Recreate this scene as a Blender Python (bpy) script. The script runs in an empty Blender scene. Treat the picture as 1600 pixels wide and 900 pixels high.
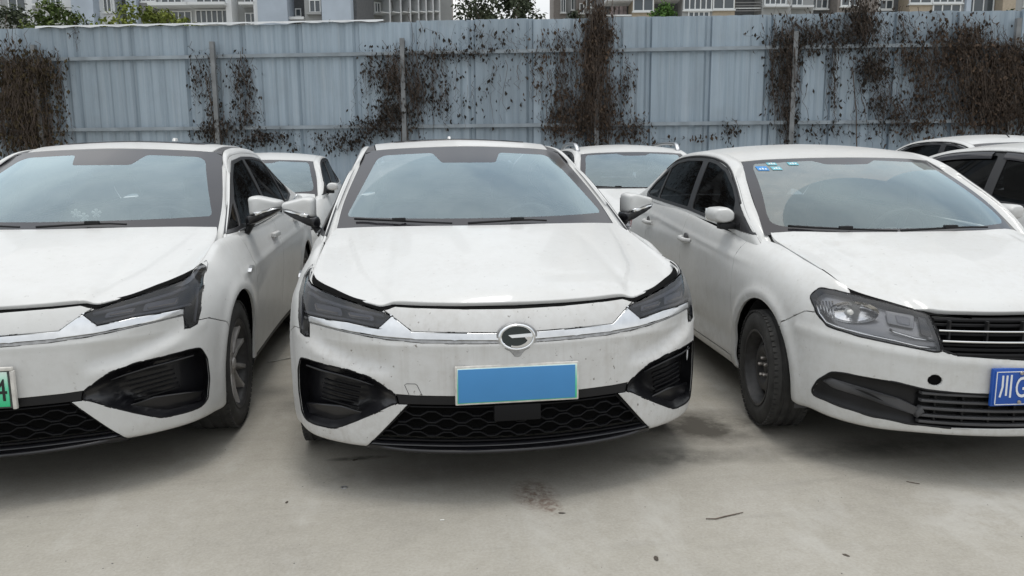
import bpy, bmesh, math, random
import numpy as np
from mathutils import Vector, Matrix
from mathutils.bvhtree import BVHTree

random.seed(7)
rng = np.random.default_rng(11)
S = bpy.context.scene
COL = S.collection
R = math.radians

# ------------------------------------------------------------------ camera, sky, sun, exposure
CAM_P = np.array([-0.4619, -2.846, 1.316])
YAW, PITCH, ROLL, FPX = R(8.83655), R(8.95934), R(0.41335), 1192.25


def cam_axes():
    f = np.array([math.sin(YAW) * math.cos(PITCH), math.cos(YAW) * math.cos(PITCH), -math.sin(PITCH)])
    r = np.array([math.cos(YAW), -math.sin(YAW), 0.0])
    d = np.cross(f, r)
    return (math.cos(ROLL) * r + math.sin(ROLL) * d, -math.sin(ROLL) * r + math.cos(ROLL) * d, f)


AX = cam_axes()
cam = bpy.data.cameras.new('camera')
cam.sensor_width = 36.0
cam.lens = 36.0 * FPX / 1600.0
cam.clip_start = 0.05
cam.clip_end = 2000.0
cam_o = bpy.data.objects.new('camera', cam)
COL.objects.link(cam_o)
_m = Matrix(((AX[0][0], -AX[1][0], -AX[2][0], CAM_P[0]), (AX[0][1], -AX[1][1], -AX[2][1], CAM_P[1]),
             (AX[0][2], -AX[1][2], -AX[2][2], CAM_P[2]), (0, 0, 0, 1)))
cam_o.matrix_world = _m
S.camera = cam_o

SUN_EL, SUN_AZ = R(87), R(25)      # azimuth measured from +Y towards +X
world = bpy.data.worlds.new('World')
S.world = world
world.use_nodes = True
wn, wl = world.node_tree.nodes, world.node_tree.links
wn.clear()
w_out = wn.new('ShaderNodeOutputWorld')
w_bg = wn.new('ShaderNodeBackground')
w_bg.inputs[1].default_value = 0.1
sky = wn.new('ShaderNodeTexSky')
sky.sky_type = 'NISHITA'
sky.sun_disc = False
sky.sun_elevation = SUN_EL
sky.sun_rotation = SUN_AZ
sky.air_density = 1.0
sky.dust_density = 2.5
w_tc = wn.new('ShaderNodeTexCoord')
w_map = wn.new('ShaderNodeMapping')
w_map.inputs['Scale'].default_value = (1.0, 1.0, 2.2)
w_no = wn.new('ShaderNodeTexNoise')
w_no.inputs['Scale'].default_value = 1.7
w_no.inputs['Detail'].default_value = 7.0
w_no.inputs['Roughness'].default_value = 0.52
w_r1 = wn.new('ShaderNodeValToRGB')          # cloud brightness
w_r1.color_ramp.elements[0].position = 0.34
w_r1.color_ramp.elements[0].color = (5.4, 6.0, 6.7, 1)
w_r1.color_ramp.elements[1].position = 0.68
w_r1.color_ramp.elements[1].color = (10.6, 10.5, 10.2, 1)
w_mix = wn.new('ShaderNodeMixRGB')
w_mix.inputs[0].default_value = 0.88
wl.new(w_tc.outputs['Generated'], w_map.inputs[0])
wl.new(w_map.outputs[0], w_no.inputs['Vector'])
wl.new(w_no.outputs['Fac'], w_r1.inputs[0])
wl.new(sky.outputs[0], w_mix.inputs[1])
wl.new(w_r1.outputs[0], w_mix.inputs[2])
w_sep = wn.new('ShaderNodeSeparateXYZ')          # overcast: zenith brighter than the horizon
w_mr = wn.new('ShaderNodeMapRange')
w_mr.inputs[1].default_value = 0.0; w_mr.inputs[2].default_value = 1.0
w_mr.inputs[3].default_value = 0.72; w_mr.inputs[4].default_value = 1.25
w_mul = wn.new('ShaderNodeVectorMath'); w_mul.operation = 'SCALE'
wl.new(w_tc.outputs['Generated'], w_sep.inputs[0])
wl.new(w_sep.outputs[2], w_mr.inputs[0])
wl.new(w_mix.outputs[0], w_mul.inputs[0])
wl.new(w_mr.outputs[0], w_mul.inputs['Scale'])
wl.new(w_mul.outputs[0], w_bg.inputs[0])
wl.new(w_bg.outputs[0], w_out.inputs[0])

sun = bpy.data.lights.new('sun', 'SUN')
sun.energy = 0.85
sun.angle = R(14)
sun.color = (1.0, 0.97, 0.92)
sun_o = bpy.data.objects.new('sun', sun)
COL.objects.link(sun_o)
_sd = Vector((math.sin(SUN_AZ) * math.cos(SUN_EL), math.cos(SUN_AZ) * math.cos(SUN_EL), math.sin(SUN_EL)))
sun_o.rotation_euler = _sd.to_track_quat('Z', 'Y').to_euler()
S.view_settings.view_transform = 'Standard'
S.view_settings.look = 'None'
S.view_settings.exposure = 0.45
S.view_settings.gamma = 1.0
S.view_settings.use_curve_mapping = False
S.cycles.max_bounces = 8
S.cycles.transparent_max_bounces = 16


# ------------------------------------------------------------------ small helpers
def ray_dir(px, py):
    return AX[0] * ((px - 800) / FPX) + AX[1] * ((py - 450) / FPX) + AX[2]


def on_plane(px, py, axis, val):
    d = ray_dir(px, py)
    return CAM_P + d * ((val - CAM_P[axis]) / d[axis])


def at_depth(px, py, D):
    return CAM_P + ray_dir(px, py) * D


def cross3(a, b):
    return np.array((a[1] * b[2] - a[2] * b[1], a[2] * b[0] - a[0] * b[2], a[0] * b[1] - a[1] * b[0]))


def link(o, parent=None):
    COL.objects.link(o)
    if parent is not None:
        o.parent = parent
    return o


def tag(o, label=None, cat=None, group=None, kind=None):
    if label: o['label'] = label
    if cat: o['category'] = cat
    if group: o['group'] = group
    if kind: o['kind'] = kind
    return o


def empty(name, loc=(0, 0, 0), rz=0.0):
    o = bpy.data.objects.new(name, None)
    o.empty_display_size = 0.2
    o.location = loc
    o.rotation_euler = (0, 0, rz)
    return link(o)


def mk(name, V, F, mat, parent=None, N=None, smooth=True, angle=None):
    """one mesh object; N = per-vertex normals (custom) or None; angle = smooth-by-angle limit in degrees"""
    me = bpy.data.meshes.new(name)
    V = np.asarray(V, float)
    me.from_pydata(V.tolist(), [], F)
    if mat is not None:
        me.materials.append(mat)
    if smooth:
        me.polygons.foreach_set('use_smooth', [True] * len(me.polygons))
    if N is not None and len(V) == len(me.vertices):
        me.normals_split_custom_set_from_vertices(np.asarray(N, float).tolist())
    elif smooth and angle is not None:
        me.set_sharp_from_angle(angle=R(angle))
    me.update()
    return link(bpy.data.objects.new(name, me), parent)


def copy_tree(o, parent=None):
    c = o.copy()
    COL.objects.link(c)
    c.parent = parent
    for ch in o.children:
        copy_tree(ch, c)
    return c


def cat(parts):
    """concatenate (V,F) or (V,N,F)"""
    Vs, Ns, Fs, k = [], [], [], 0
    for p in parts:
        V, F = p[0], p[-1]
        Vs.append(np.asarray(V, float))
        if len(p) == 3: Ns.append(np.asarray(p[1], float))
        Fs += [tuple(i + k for i in f) for f in F]
        k += len(V)
    V = np.concatenate(Vs) if Vs else np.zeros((0, 3))
    return (V, np.concatenate(Ns), Fs) if Ns else (V, Fs)


def mirror(p):
    m = np.array([-1.0, 1, 1])
    F = [tuple(reversed(f)) for f in p[-1]]
    return (p[0] * m, p[1] * m, F) if len(p) == 3 else (p[0] * m, F)


def box(x0, x1, y0, y1, z0, z1):
    V = np.array([(x, y, z) for z in (z0, z1) for y in (y0, y1) for x in (x0, x1)], float)
    F = [(0, 2, 3, 1), (4, 5, 7, 6), (0, 1, 5, 4), (2, 6, 7, 3), (0, 4, 6, 2), (1, 3, 7, 5)]
    return V, F


def rbox(x0, x1, y0, y1, z0, z1, b=0.01, seg=2):
    """bevelled box"""
    bm = bmesh.new()
    bmesh.ops.create_cube(bm, size=1.0)
    for v in bm.verts:
        v.co = Vector(((x0 + x1) / 2 + v.co.x * (x1 - x0), (y0 + y1) / 2 + v.co.y * (y1 - y0), (z0 + z1) / 2 + v.co.z * (z1 - z0)))
    bmesh.ops.bevel(bm, geom=bm.edges[:], offset=b, segments=seg, profile=0.6, affect='EDGES')
    bm.verts.index_update()
    V = np.array([v.co[:] for v in bm.verts])
    F = [tuple(v.index for v in f.verts) for f in bm.faces]
    bm.free()
    return V, F


def tube(path, r, n=8, cap=True, squash=None):
    """tube along a polyline; r scalar or per point; squash=(a,b) section radii factors"""
    P = np.asarray(path, float)
    m = len(P)
    rr = np.full(m, r, float) if np.isscalar(r) else np.asarray(r, float)
    T = np.gradient(P, axis=0)
    T /= np.linalg.norm(T, axis=1)[:, None] + 1e-12
    up = np.array([0, 0, 1.0]) if abs(T[0][2]) < 0.9 else np.array([0, 1.0, 0])
    V = []
    for i in range(m):
        a = cross3(T[i], up); a /= np.linalg.norm(a) + 1e-12
        b = cross3(a, T[i])
        up = b
        sa, sb = squash if squash else (1, 1)
        for k in range(n):
            t = 2 * math.pi * k / n
            V.append(P[i] + rr[i] * (sa * math.cos(t) * a + sb * math.sin(t) * b))
    F = []
    for i in range(m - 1):
        for k in range(n):
            k2 = (k + 1) % n
            F.append((i * n + k, (i + 1) * n + k, (i + 1) * n + k2, i * n + k2))
    F = [tuple(reversed(f)) for f in F]
    if cap:
        F.append(tuple(range(n)))
        F.append(tuple(reversed(range((m - 1) * n, m * n))))
    return np.array(V), F


def lathe(prof, n=48, axis='x', closed=False):
    """profile of (radius, offset along axis)"""
    V, F = [], []
    m = len(prof)
    for k in range(n):
        t = 2 * math.pi * k / n
        for r, a in prof:
            V.append((a, r * math.cos(t), r * math.sin(t)))
    for k in range(n):
        k2 = (k + 1) % n
        for i in range(m - 1 + (1 if closed else 0)):
            j = (i + 1) % m
            F.append((k * m + i, k * m + j, k2 * m + j, k2 * m + i))
    return np.array(V, float), F


def poly_slab(poly, depth_fn, th, bev=0.003):
    """thin solid from an (x,z) outline; depth_fn(x,z) gives the back y; front is toward -y by th"""
    P = np.asarray(poly, float)
    c = P.mean(0)
    n = len(P)
    d = P - c
    L = np.linalg.norm(d, axis=1)[:, None] + 1e-9
    Pin = P - d / L * np.minimum(bev, L * 0.5)
    V = []
    for q, o in ((P, 0.0), (P, -(th - bev * 0.7)), (Pin, -th)):
        for x, z in q:
            V.append((x, depth_fn(x, z) + o, z))
    F = []
    for r in range(2):
        for i in range(n):
            j = (i + 1) % n
            F.append((r * n + i, r * n + j, (r + 1) * n + j, (r + 1) * n + i))
    F.append(tuple(range(2 * n, 3 * n)))
    area = 0.5 * sum(P[i][0] * P[(i + 1) % n][1] - P[(i + 1) % n][0] * P[i][1] for i in range(n))
    if area < 0:
        F = [tuple(reversed(f)) for f in F]
    return np.array(V), F


# ------------------------------------------------------------------ splines and surfaces
def hermite(ts, P, tq):
    """non-uniform cubic through P (k,d) at ts, evaluated at tq"""
    ts = np.asarray(ts, float); P = np.asarray(P, float)
    if P.ndim == 1: P = P[:, None]
    h = np.diff(ts)[:, None]
    s = np.diff(P, axis=0) / h
    M = np.empty_like(P)
    M[0], M[-1] = s[0], s[-1]
    M[1:-1] = (s[1:] * h[:-1] + s[:-1] * h[1:]) / (h[1:] + h[:-1])
    same = (s[1:] * s[:-1]) <= 0          # no overshoot
    M[1:-1][same] = 0
    i = np.clip(np.searchsorted(ts, tq, side='right') - 1, 0, len(ts) - 2)
    u = ((tq - ts[i]) / (ts[i + 1] - ts[i]))[:, None]
    hh = h[i]
    return ((2 * u**3 - 3 * u**2 + 1) * P[i] + (u**3 - 2 * u**2 + u) * hh * M[i]
            + (-2 * u**3 + 3 * u**2) * P[i + 1] + (u**3 - u**2) * hh * M[i + 1])


def curve(pts, n=None, tq=None, sym=False):
    """resample a 3-D polyline smoothly by arc length; sym: mirrored across x=0 at its start"""
    P = np.asarray(pts, float)
    if sym:
        G = P[1:3][::-1] * np.array([-1] + [1] * (P.shape[1] - 1))
        Q = np.concatenate([G, P])
    else:
        Q = P
    L = np.concatenate([[0], np.cumsum(np.linalg.norm(np.diff(Q, axis=0), axis=1))])
    o = L[2] if sym else 0.0
    L = L - o
    if tq is None: tq = np.linspace(0, 1, n)
    # smooth without the overshoot guard for geometry
    ts = L; h = np.diff(ts)[:, None]; s = np.diff(Q, axis=0) / h
    M = np.empty_like(Q); M[0], M[-1] = s[0], s[-1]
    M[1:-1] = (s[1:] * h[:-1] + s[:-1] * h[1:]) / (h[1:] + h[:-1])
    q = np.asarray(tq) * L[-1]
    i = np.clip(np.searchsorted(ts, q, side='right') - 1, 0, len(ts) - 2)
    u = ((q - ts[i]) / (ts[i + 1] - ts[i]))[:, None]; hh = h[i]
    return ((2 * u**3 - 3 * u**2 + 1) * Q[i] + (u**3 - 2 * u**2 + u) * hh * M[i]
            + (-2 * u**3 + 3 * u**2) * Q[i + 1] + (u**3 - u**2) * hh * M[i + 1])


def coons(Fr, Re, Ce, Si, nu, nv):
    """u: centre->side, v: front->rear; grid [v][u]"""
    u = np.linspace(0, 1, nu); v = np.linspace(0, 1, nv)
    F = curve(Fr, tq=u, sym=True); Rr = curve(Re, tq=u, sym=True)
    C = curve(Ce, tq=v); Sd = curve(Si, tq=v)
    U = u[None, :, None]; Vv = v[:, None, None]
    G = (1 - Vv) * F[None] + Vv * Rr[None] + (1 - U) * C[:, None] + U * Sd[:, None]
    G -= ((1 - U) * (1 - Vv) * F[0] + U * (1 - Vv) * F[-1] + (1 - U) * Vv * Rr[0] + U * Vv * Rr[-1])
    return G


def grid_normals(G, flip=False):
    du = np.gradient(G, axis=1); dv = np.gradient(G, axis=0)
    n = np.cross(du, dv)
    if flip: n = -n
    c = np.abs(G[..., 0]) < 1e-6
    n[..., 0][c] = 0
    n /= np.linalg.norm(n, axis=2)[..., None] + 1e-12
    return n


def grid_faces(nv, nu, flip=False):
    F = []
    for j in range(nv - 1):
        for i in range(nu - 1):
            a = j * nu + i
            q = (a, a + 1, a + nu + 1, a + nu)
            F.append(tuple(reversed(q)) if flip else q)
    return F


def inside(P, poly):
    x, y = P
    c = False
    n = len(poly)
    j = n - 1
    for i in range(n):
        xi, yi = poly[i]; xj, yj = poly[j]
        if (yi > y) != (yj > y) and x < (xj - xi) * (y - yi) / (yj - yi) + xi:
            c = not c
        j = i
    return c


class Sheet:
    """dense smooth surface that can be cut into parts along 2-D outlines, keeping the smooth normals"""
    AXES = {'front': (0, 2), 'side': (1, 2), 'top': (0, 1)}

    def __init__(self, G, flip=False):
        nv, nu = G.shape[:2]
        self.N = grid_normals(G, flip).reshape(-1, 3)
        V = G.reshape(-1, 3)
        F = grid_faces(nv, nu, flip)
        tris = [t for f in F for t in ((f[0], f[1], f[2]), (f[0], f[2], f[3]))]
        self.tris = tris; self.V = V
        self.bvh = BVHTree.FromPolygons([tuple(v) for v in V], tris)
        bm = bmesh.new()
        vs = [bm.verts.new(v) for v in V]
        for f in F:
            bm.faces.new([vs[i] for i in f])
        bm.faces.ensure_lookup_table()
        self.bm = bm
        self.tag = bm.faces.layers.int.new('tag')
        self.names = ['rest']

    def normal(self, co):
        loc, n, i, d = self.bvh.find_nearest(co)
        a, b, c = self.tris[i]
        A, B, C = self.V[a], self.V[b], self.V[c]
        p = np.array(loc)
        v0, v1, v2 = B - A, C - A, p - A
        d00, d01, d11, d20, d21 = v0 @ v0, v0 @ v1, v1 @ v1, v2 @ v0, v2 @ v1
        den = d00 * d11 - d01 * d01
        if den < 1e-18: return self.N[a]
        v = (d11 * d20 - d01 * d21) / den; w = (d00 * d21 - d01 * d20) / den
        m = (1 - v - w) * self.N[a] + v * self.N[b] + w * self.N[c]
        return m / (np.linalg.norm(m) + 1e-12)

    def cut(self, name, view, poly, pred=None, over=('rest',)):
        """split along the outline and give the faces inside it the tag name (only those tagged in over)"""
        a, b = self.AXES[view]
        third = 3 - a - b
        bm = self.bm
        poly = [tuple(p) for p in poly]
        xs = [p[0] for p in poly]; ys = [p[1] for p in poly]
        bx = (min(xs) - .02, max(xs) + .02, min(ys) - .02, max(ys) + .02)
        ok = {self.names.index(o) for o in over}
        if name not in self.names: self.names.append(name)
        idx = self.names.index(name)

        def cands():
            out = []
            for f in bm.faces:
                if f[self.tag] not in ok: continue
                c = [v.co for v in f.verts]
                lo_a = min(v[a] for v in c); hi_a = max(v[a] for v in c)
                lo_b = min(v[b] for v in c); hi_b = max(v[b] for v in c)
                if hi_a < bx[0] or lo_a > bx[1] or hi_b < bx[2] or lo_b > bx[3]: continue
                if pred is not None and not pred(f.calc_center_median()): continue
                out.append((f, lo_a, hi_a, lo_b, hi_b))
            return out
        cl = cands()
        n = len(poly)
        for i in range(n):
            p, q = poly[i], poly[(i + 1) % n]
            lo_x, hi_x = min(p[0], q[0]) - 1e-4, max(p[0], q[0]) + 1e-4
            lo_y, hi_y = min(p[1], q[1]) - 1e-4, max(p[1], q[1]) + 1e-4
            dx, dy = q[0] - p[0], q[1] - p[1]
            if dx * dx + dy * dy < 1e-12: continue
            sel = [t[0] for t in cl if not (t[2] < lo_x or t[1] > hi_x or t[4] < lo_y or t[3] > hi_y)]
            keep = []
            for f in sel:
                s = [(v.co[a] - p[0]) * dy - (v.co[b] - p[1]) * dx for v in f.verts]
                if min(s) < -1e-9 and max(s) > 1e-9: keep.append(f)
            if not keep: continue
            geom = set(keep)
            for f in keep:
                geom.update(f.edges); geom.update(f.verts)
            co = [0, 0, 0]; co[a], co[b] = p
            no = [0, 0, 0]; no[a], no[b] = dy, -dx
            r = bmesh.ops.bisect_plane(bm, geom=list(geom), dist=1e-6, plane_co=co, plane_no=no)
            old = set(keep)
            new = [g for g in r['geom'] if isinstance(g, bmesh.types.BMFace)]
            cl = [t for t in cl if t[0].is_valid and t[0] not in old]
            for f in set(new) | {f for f in keep if f.is_valid}:
                c = [v.co for v in f.verts]
                cl.append((f, min(v[a] for v in c), max(v[a] for v in c), min(v[b] for v in c), max(v[b] for v in c)))
        for f in bm.faces:
            if f[self.tag] not in ok: continue
            c = f.calc_center_median()
            if pred is not None and not pred(c): continue
            if c[a] < bx[0] or c[a] > bx[1] or c[b] < bx[2] or c[b] > bx[3]: continue
            if inside((c[a], c[b]), poly): f[self.tag] = idx

    def part(self, *names):
        ids = {self.names.index(n) for n in names if n in self.names}
        m = {}; V = []; F = []
        for f in self.bm.faces:
            if f[self.tag] not in ids: continue
            q = []
            for v in f.verts:
                if v not in m:
                    m[v] = len(V); V.append(np.array(v.co))
                q.append(m[v])
            F.append(tuple(q))
        N = [self.normal(v) for v in V]
        return np.array(V).reshape(-1, 3), np.array(N).reshape(-1, 3), F


def boundary(V, F, skip_x0=True):
    cnt = {}
    for f in F:
        for i in range(len(f)):
            a, b = f[i], f[(i + 1) % len(f)]
            cnt[(a, b)] = 1
    out = []
    for (a, b) in cnt:
        if (b, a) in cnt: continue
        if skip_x0 and abs(V[a][0]) < 1e-5 and abs(V[b][0]) < 1e-5: continue
        out.append((a, b))
    return out


def panel(p, th=0.012, gap=0.002, off=0.0, bev=0.002, skip_x0=True):
    """sheet -> panel with a softly rounded, turned-in rim"""
    V, N, F = p
    V = V + N * off
    E = boundary(V, F, skip_x0)
    acc = {}
    for a, b in E:
        e = V[b] - V[a]
        L = np.linalg.norm(e)
        if L < 1e-9: continue
        d = cross3(N[a] + N[b], e)       # points into the face (left of a->b, normals out)
        d /= np.linalg.norm(d) + 1e-12
        for k in (a, b):
            acc.setdefault(k, []).append(d)
    dirs = {}
    for k, ds in acc.items():
        m = np.sum(ds, axis=0)
        l = np.linalg.norm(m)
        if l < 1e-6: continue
        m /= l
        c = max(0.5, float(np.dot(m, ds[0])))
        m = m / c
        if abs(V[k][0]) < 1e-5 and skip_x0: m[0] = 0
        dirs[k] = m
    V0 = V.copy()
    for k, m in dirs.items(): V0[k] = V[k] + m * (gap + bev)
    ks = sorted(dirs)
    i1 = {k: len(V) + i for i, k in enumerate(ks)}
    i2 = {k: len(V) + len(ks) + i for i, k in enumerate(ks)}
    V1 = np.array([V[k] + dirs[k] * gap - N[k] * bev for k in ks]).reshape(-1, 3)
    V2 = np.array([V[k] + dirs[k] * gap - N[k] * th for k in ks]).reshape(-1, 3)
    N1 = np.array([N[k] * 0.35 - dirs[k] for k in ks]).reshape(-1, 3)
    N2 = np.array([-dirs[k] for k in ks]).reshape(-1, 3)
    FF = list(F)
    for a, b in E:
        if a not in dirs or b not in dirs: continue
        FF.append((b, a, i1[a], i1[b]))
        FF.append((i1[b], i1[a], i2[a], i2[b]))
    NN = np.concatenate([N, N1, N2])
    NN /= np.linalg.norm(NN, axis=1)[:, None] + 1e-12
    return np.concatenate([V0, V1, V2]), NN, FF


def offset(p, d):
    return p[0] + p[1] * d, p[1], p[2]

# ------------------------------------------------------------------ materials
def new_mat(name):
    m = bpy.data.materials.new(name)
    m.use_nodes = True
    nt = m.node_tree
    return m, nt, nt.nodes['Principled BSDF']


def simple(name, col, rough=0.5, metal=0.0, coat=0.0, spec=0.5, bump=0.0, bscale=60.0, var=0.0, vscale=8.0):
    m, nt, b = new_mat(name)
    b.inputs['Base Color'].default_value = (*col, 1)
    b.inputs['Roughness'].default_value = rough
    b.inputs['Metallic'].default_value = metal
    b.inputs['Coat Weight'].default_value = coat
    b.inputs['Coat Roughness'].default_value = 0.06
    b.inputs['Specular IOR Level'].default_value = spec
    if bump or var:
        tc = nt.nodes.new('ShaderNodeTexCoord')
    if var:
        no = nt.nodes.new('ShaderNodeTexNoise')
        no.inputs['Scale'].default_value = vscale
        no.inputs['Detail'].default_value = 6
        nt.links.new(tc.outputs['Object'], no.inputs['Vector'])
        rp = nt.nodes.new('ShaderNodeValToRGB')
        rp.color_ramp.elements[0].position = 0.3; rp.color_ramp.elements[1].position = 0.72
        rp.color_ramp.elements[0].color = tuple(max(0, c * (1 - var)) for c in col) + (1,)
        rp.color_ramp.elements[1].color = tuple(min(1, c * (1 + var)) for c in col) + (1,)
        nt.links.new(no.outputs['Fac'], rp.inputs[0])
        nt.links.new(rp.outputs[0], b.inputs['Base Color'])
    if bump:
        n2 = nt.nodes.new('ShaderNodeTexNoise')
        n2.inputs['Scale'].default_value = bscale
        n2.inputs['Detail'].default_value = 4
        nt.links.new(tc.outputs['Object'], n2.inputs['Vector'])
        bp = nt.nodes.new('ShaderNodeBump')
        bp.inputs['Strength'].default_value = bump
        bp.inputs['Distance'].default_value = 0.01
        nt.links.new(n2.outputs['Fac'], bp.inputs['Height'])
        nt.links.new(bp.outputs[0], b.inputs['Normal'])
    return m


def N_(nt, t, **kw):
    n = nt.nodes.new(t)
    for k, v in kw.items():
        if k in n.inputs: n.inputs[k].default_value = v
        else: setattr(n, k, v)
    return n


def math_(nt, op, a, b=None, clamp=False):
    n = nt.nodes.new('ShaderNodeMath'); n.operation = op; n.use_clamp = clamp
    for i, v in enumerate((a, b)):
        if v is None: continue
        if isinstance(v, (int, float)): n.inputs[i].default_value = v
        else: nt.links.new(v, n.inputs[i])
    return n.outputs[0]


def ramp_(nt, v, stops):
    n = nt.nodes.new('ShaderNodeValToRGB')
    e = n.color_ramp.elements
    while len(e) < len(stops): e.new(0.5)
    for k, (p, c) in enumerate(stops):
        e[k].position = p; e[k].color = (*c, 1) if len(c) == 3 else c
    nt.links.new(v, n.inputs[0])
    return n.outputs[0]


def noise_(nt, vec, scale, detail=5, rough=0.55, out='Fac'):
    n = N_(nt, 'ShaderNodeTexNoise', Scale=scale, Detail=detail, Roughness=rough)
    nt.links.new(vec, n.inputs['Vector'])
    return n.outputs[out]


def mix_(nt, f, a, b, mode='MIX'):
    n = nt.nodes.new('ShaderNodeMixRGB'); n.blend_type = mode
    for i, v in ((0, f), (1, a), (2, b)):
        if isinstance(v, (int, float)): n.inputs[i].default_value = v
        elif isinstance(v, tuple): n.inputs[i].default_value = (*v, 1)
        else: nt.links.new(v, n.inputs[i])
    return n.outputs[0]


def stretch_(nt, vec, sc):
    n = nt.nodes.new('ShaderNodeMapping'); n.inputs['Scale'].default_value = sc
    nt.links.new(vec, n.inputs[0])
    return n.outputs[0]


def paint_mat(name, base, dust, amount, speck=0.5, seed=0.0, run=0.12):
    """white car lacquer under a film of dust, water marks and run-off streaks"""
    m, nt, b = new_mat(name)
    geo = N_(nt, 'ShaderNodeTexCoord')
    add = nt.nodes.new('ShaderNodeVectorMath'); add.operation = 'ADD'
    add.inputs[1].default_value = (seed, seed * 0.7, seed * 1.3)
    nt.links.new(geo.outputs['Object'], add.inputs[0])
    v = add.outputs[0]
    big = noise_(nt, v, 2.3, 5, 0.6)
    fine = noise_(nt, v, 26.0, 8, 0.7)
    blot = noise_(nt, v, 9.0, 6, 0.62)
    streak = noise_(nt, stretch_(nt, v, (46, 46, 1.6)), 1.0, 4, 0.6)
    spk = noise_(nt, v, 46.0, 4, 0.62)
    f1 = math_(nt, 'MULTIPLY', ramp_(nt, fine, [(0.42, (0, 0, 0)), (0.72, (1, 1, 1))]), ramp_(nt, big, [(0.35, (0.15, 0.15, 0.15)), (0.7, (1, 1, 1))]))
    f2 = ramp_(nt, streak, [(0.5, (0, 0, 0)), (0.75, (1, 1, 1))])
    f3 = ramp_(nt, blot, [(0.46, (0, 0, 0)), (0.64, (1, 1, 1))])
    f = math_(nt, 'ADD', math_(nt, 'MULTIPLY', f1, 0.75), math_(nt, 'MULTIPLY', f2, run))
    f = math_(nt, 'ADD', f, math_(nt, 'MULTIPLY', f3, 0.18))
    # more film low on the body (road spray)
    sx = nt.nodes.new('ShaderNodeSeparateXYZ'); nt.links.new(geo.outputs['Object'], sx.inputs[0])
    mr = N_(nt, 'ShaderNodeMapRange'); nt.links.new(sx.outputs[2], mr.inputs[0])
    mr.inputs[1].default_value = 0.85; mr.inputs[2].default_value = 0.3
    mr.inputs[3].default_value = 0.75; mr.inputs[4].default_value = 1.35
    f = math_(nt, 'MULTIPLY', f, mr.outputs[0])
    f = math_(nt, 'MULTIPLY', f, amount, True)
    col = mix_(nt, f, base, dust)
    sp = ramp_(nt, spk, [(0.655, (0, 0, 0)), (0.71, (1, 1, 1))])
    col = mix_(nt, math_(nt, 'MULTIPLY', sp, speck), col, (0.16, 0.14, 0.12))
    nt.links.new(col, b.inputs['Base Color'])
    rg = N_(nt, 'ShaderNodeMapRange'); nt.links.new(f, rg.inputs[0])
    rg.inputs[3].default_value = 0.32; rg.inputs[4].default_value = 0.62
    nt.links.new(rg.outputs[0], b.inputs['Roughness'])
    cr_ = N_(nt, 'ShaderNodeMapRange'); nt.links.new(f, cr_.inputs[0])
    cr_.inputs[3].default_value = 0.26; cr_.inputs[4].default_value = 0.06
    nt.links.new(cr_.outputs[0], b.inputs['Coat Weight'])
    b.inputs['Coat Roughness'].default_value = 0.05
    b.inputs['Specular IOR Level'].default_value = 0.22
    return m


def glass_mat(name, tint, dust=0.0, arcs=(), dustcol=(0.42, 0.42, 0.4), base_dust=0.03, rough=0.02, gain=1.75, gcol=(1, 1, 1)):
    """thin pane: tinted see-through + mirror reflection + dust film outside the wiped arcs (object x,z)"""
    m, nt, b = new_mat(name)
    nt.nodes.remove(b)
    out = nt.nodes['Material Output']
    tr = N_(nt, 'ShaderNodeBsdfTransparent'); tr.inputs[0].default_value = (*tint, 1)
    gl = N_(nt, 'ShaderNodeBsdfGlossy'); gl.inputs['Roughness'].default_value = rough; gl.inputs[0].default_value = (*gcol, 1)
    fr = N_(nt, 'ShaderNodeFresnel', IOR=1.52)
    f2 = math_(nt, 'MULTIPLY', fr.outputs[0], gain, True)
    mx = nt.nodes.new('ShaderNodeMixShader')
    nt.links.new(f2, mx.inputs[0]); nt.links.new(tr.outputs[0], mx.inputs[1]); nt.links.new(gl.outputs[0], mx.inputs[2])
    last = mx.outputs[0]
    if dust or base_dust:
        tc = N_(nt, 'ShaderNodeTexCoord')
        nz = noise_(nt, tc.outputs['Object'], 7.0, 7, 0.65)
        df = N_(nt, 'ShaderNodeBsdfDiffuse'); df.inputs[0].default_value = (*dustcol, 1)
        w = None
        if arcs:
            sx = nt.nodes.new('ShaderNodeSeparateXYZ'); nt.links.new(tc.outputs['Object'], sx.inputs[0])
            for cx, cz, r0, r1 in arcs:
                dx = math_(nt, 'SUBTRACT', sx.outputs[0], cx)
                dz = math_(nt, 'MULTIPLY', math_(nt, 'SUBTRACT', sx.outputs[2], cz), 1.9)
                d = math_(nt, 'SQRT', math_(nt, 'ADD', math_(nt, 'MULTIPLY', dx, dx), math_(nt, 'MULTIPLY', dz, dz)))
                a = math_(nt, 'LESS_THAN', d, r1)
                w = a if w is None else math_(nt, 'MAXIMUM', w, a)
            w = math_(nt, 'SUBTRACT', 1.0, w)
            w = math_(nt, 'MULTIPLY', w, dust)
        else:
            v = nt.nodes.new('ShaderNodeValue'); v.outputs[0].default_value = dust
            w = v.outputs[0]
        w = math_(nt, 'ADD', w, base_dust)
        w = math_(nt, 'MULTIPLY', w, ramp_(nt, nz, [(0.25, (0.6, 0.6, 0.6)), (0.75, (1.3, 1.3, 1.3))]), True)
        m2 = nt.nodes.new('ShaderNodeMixShader')
        nt.links.new(w, m2.inputs[0]); nt.links.new(last, m2.inputs[1]); nt.links.new(df.outputs[0], m2.inputs[2])
        last = m2.outputs[0]
    nt.links.new(last, out.inputs[0])
    return m


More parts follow.
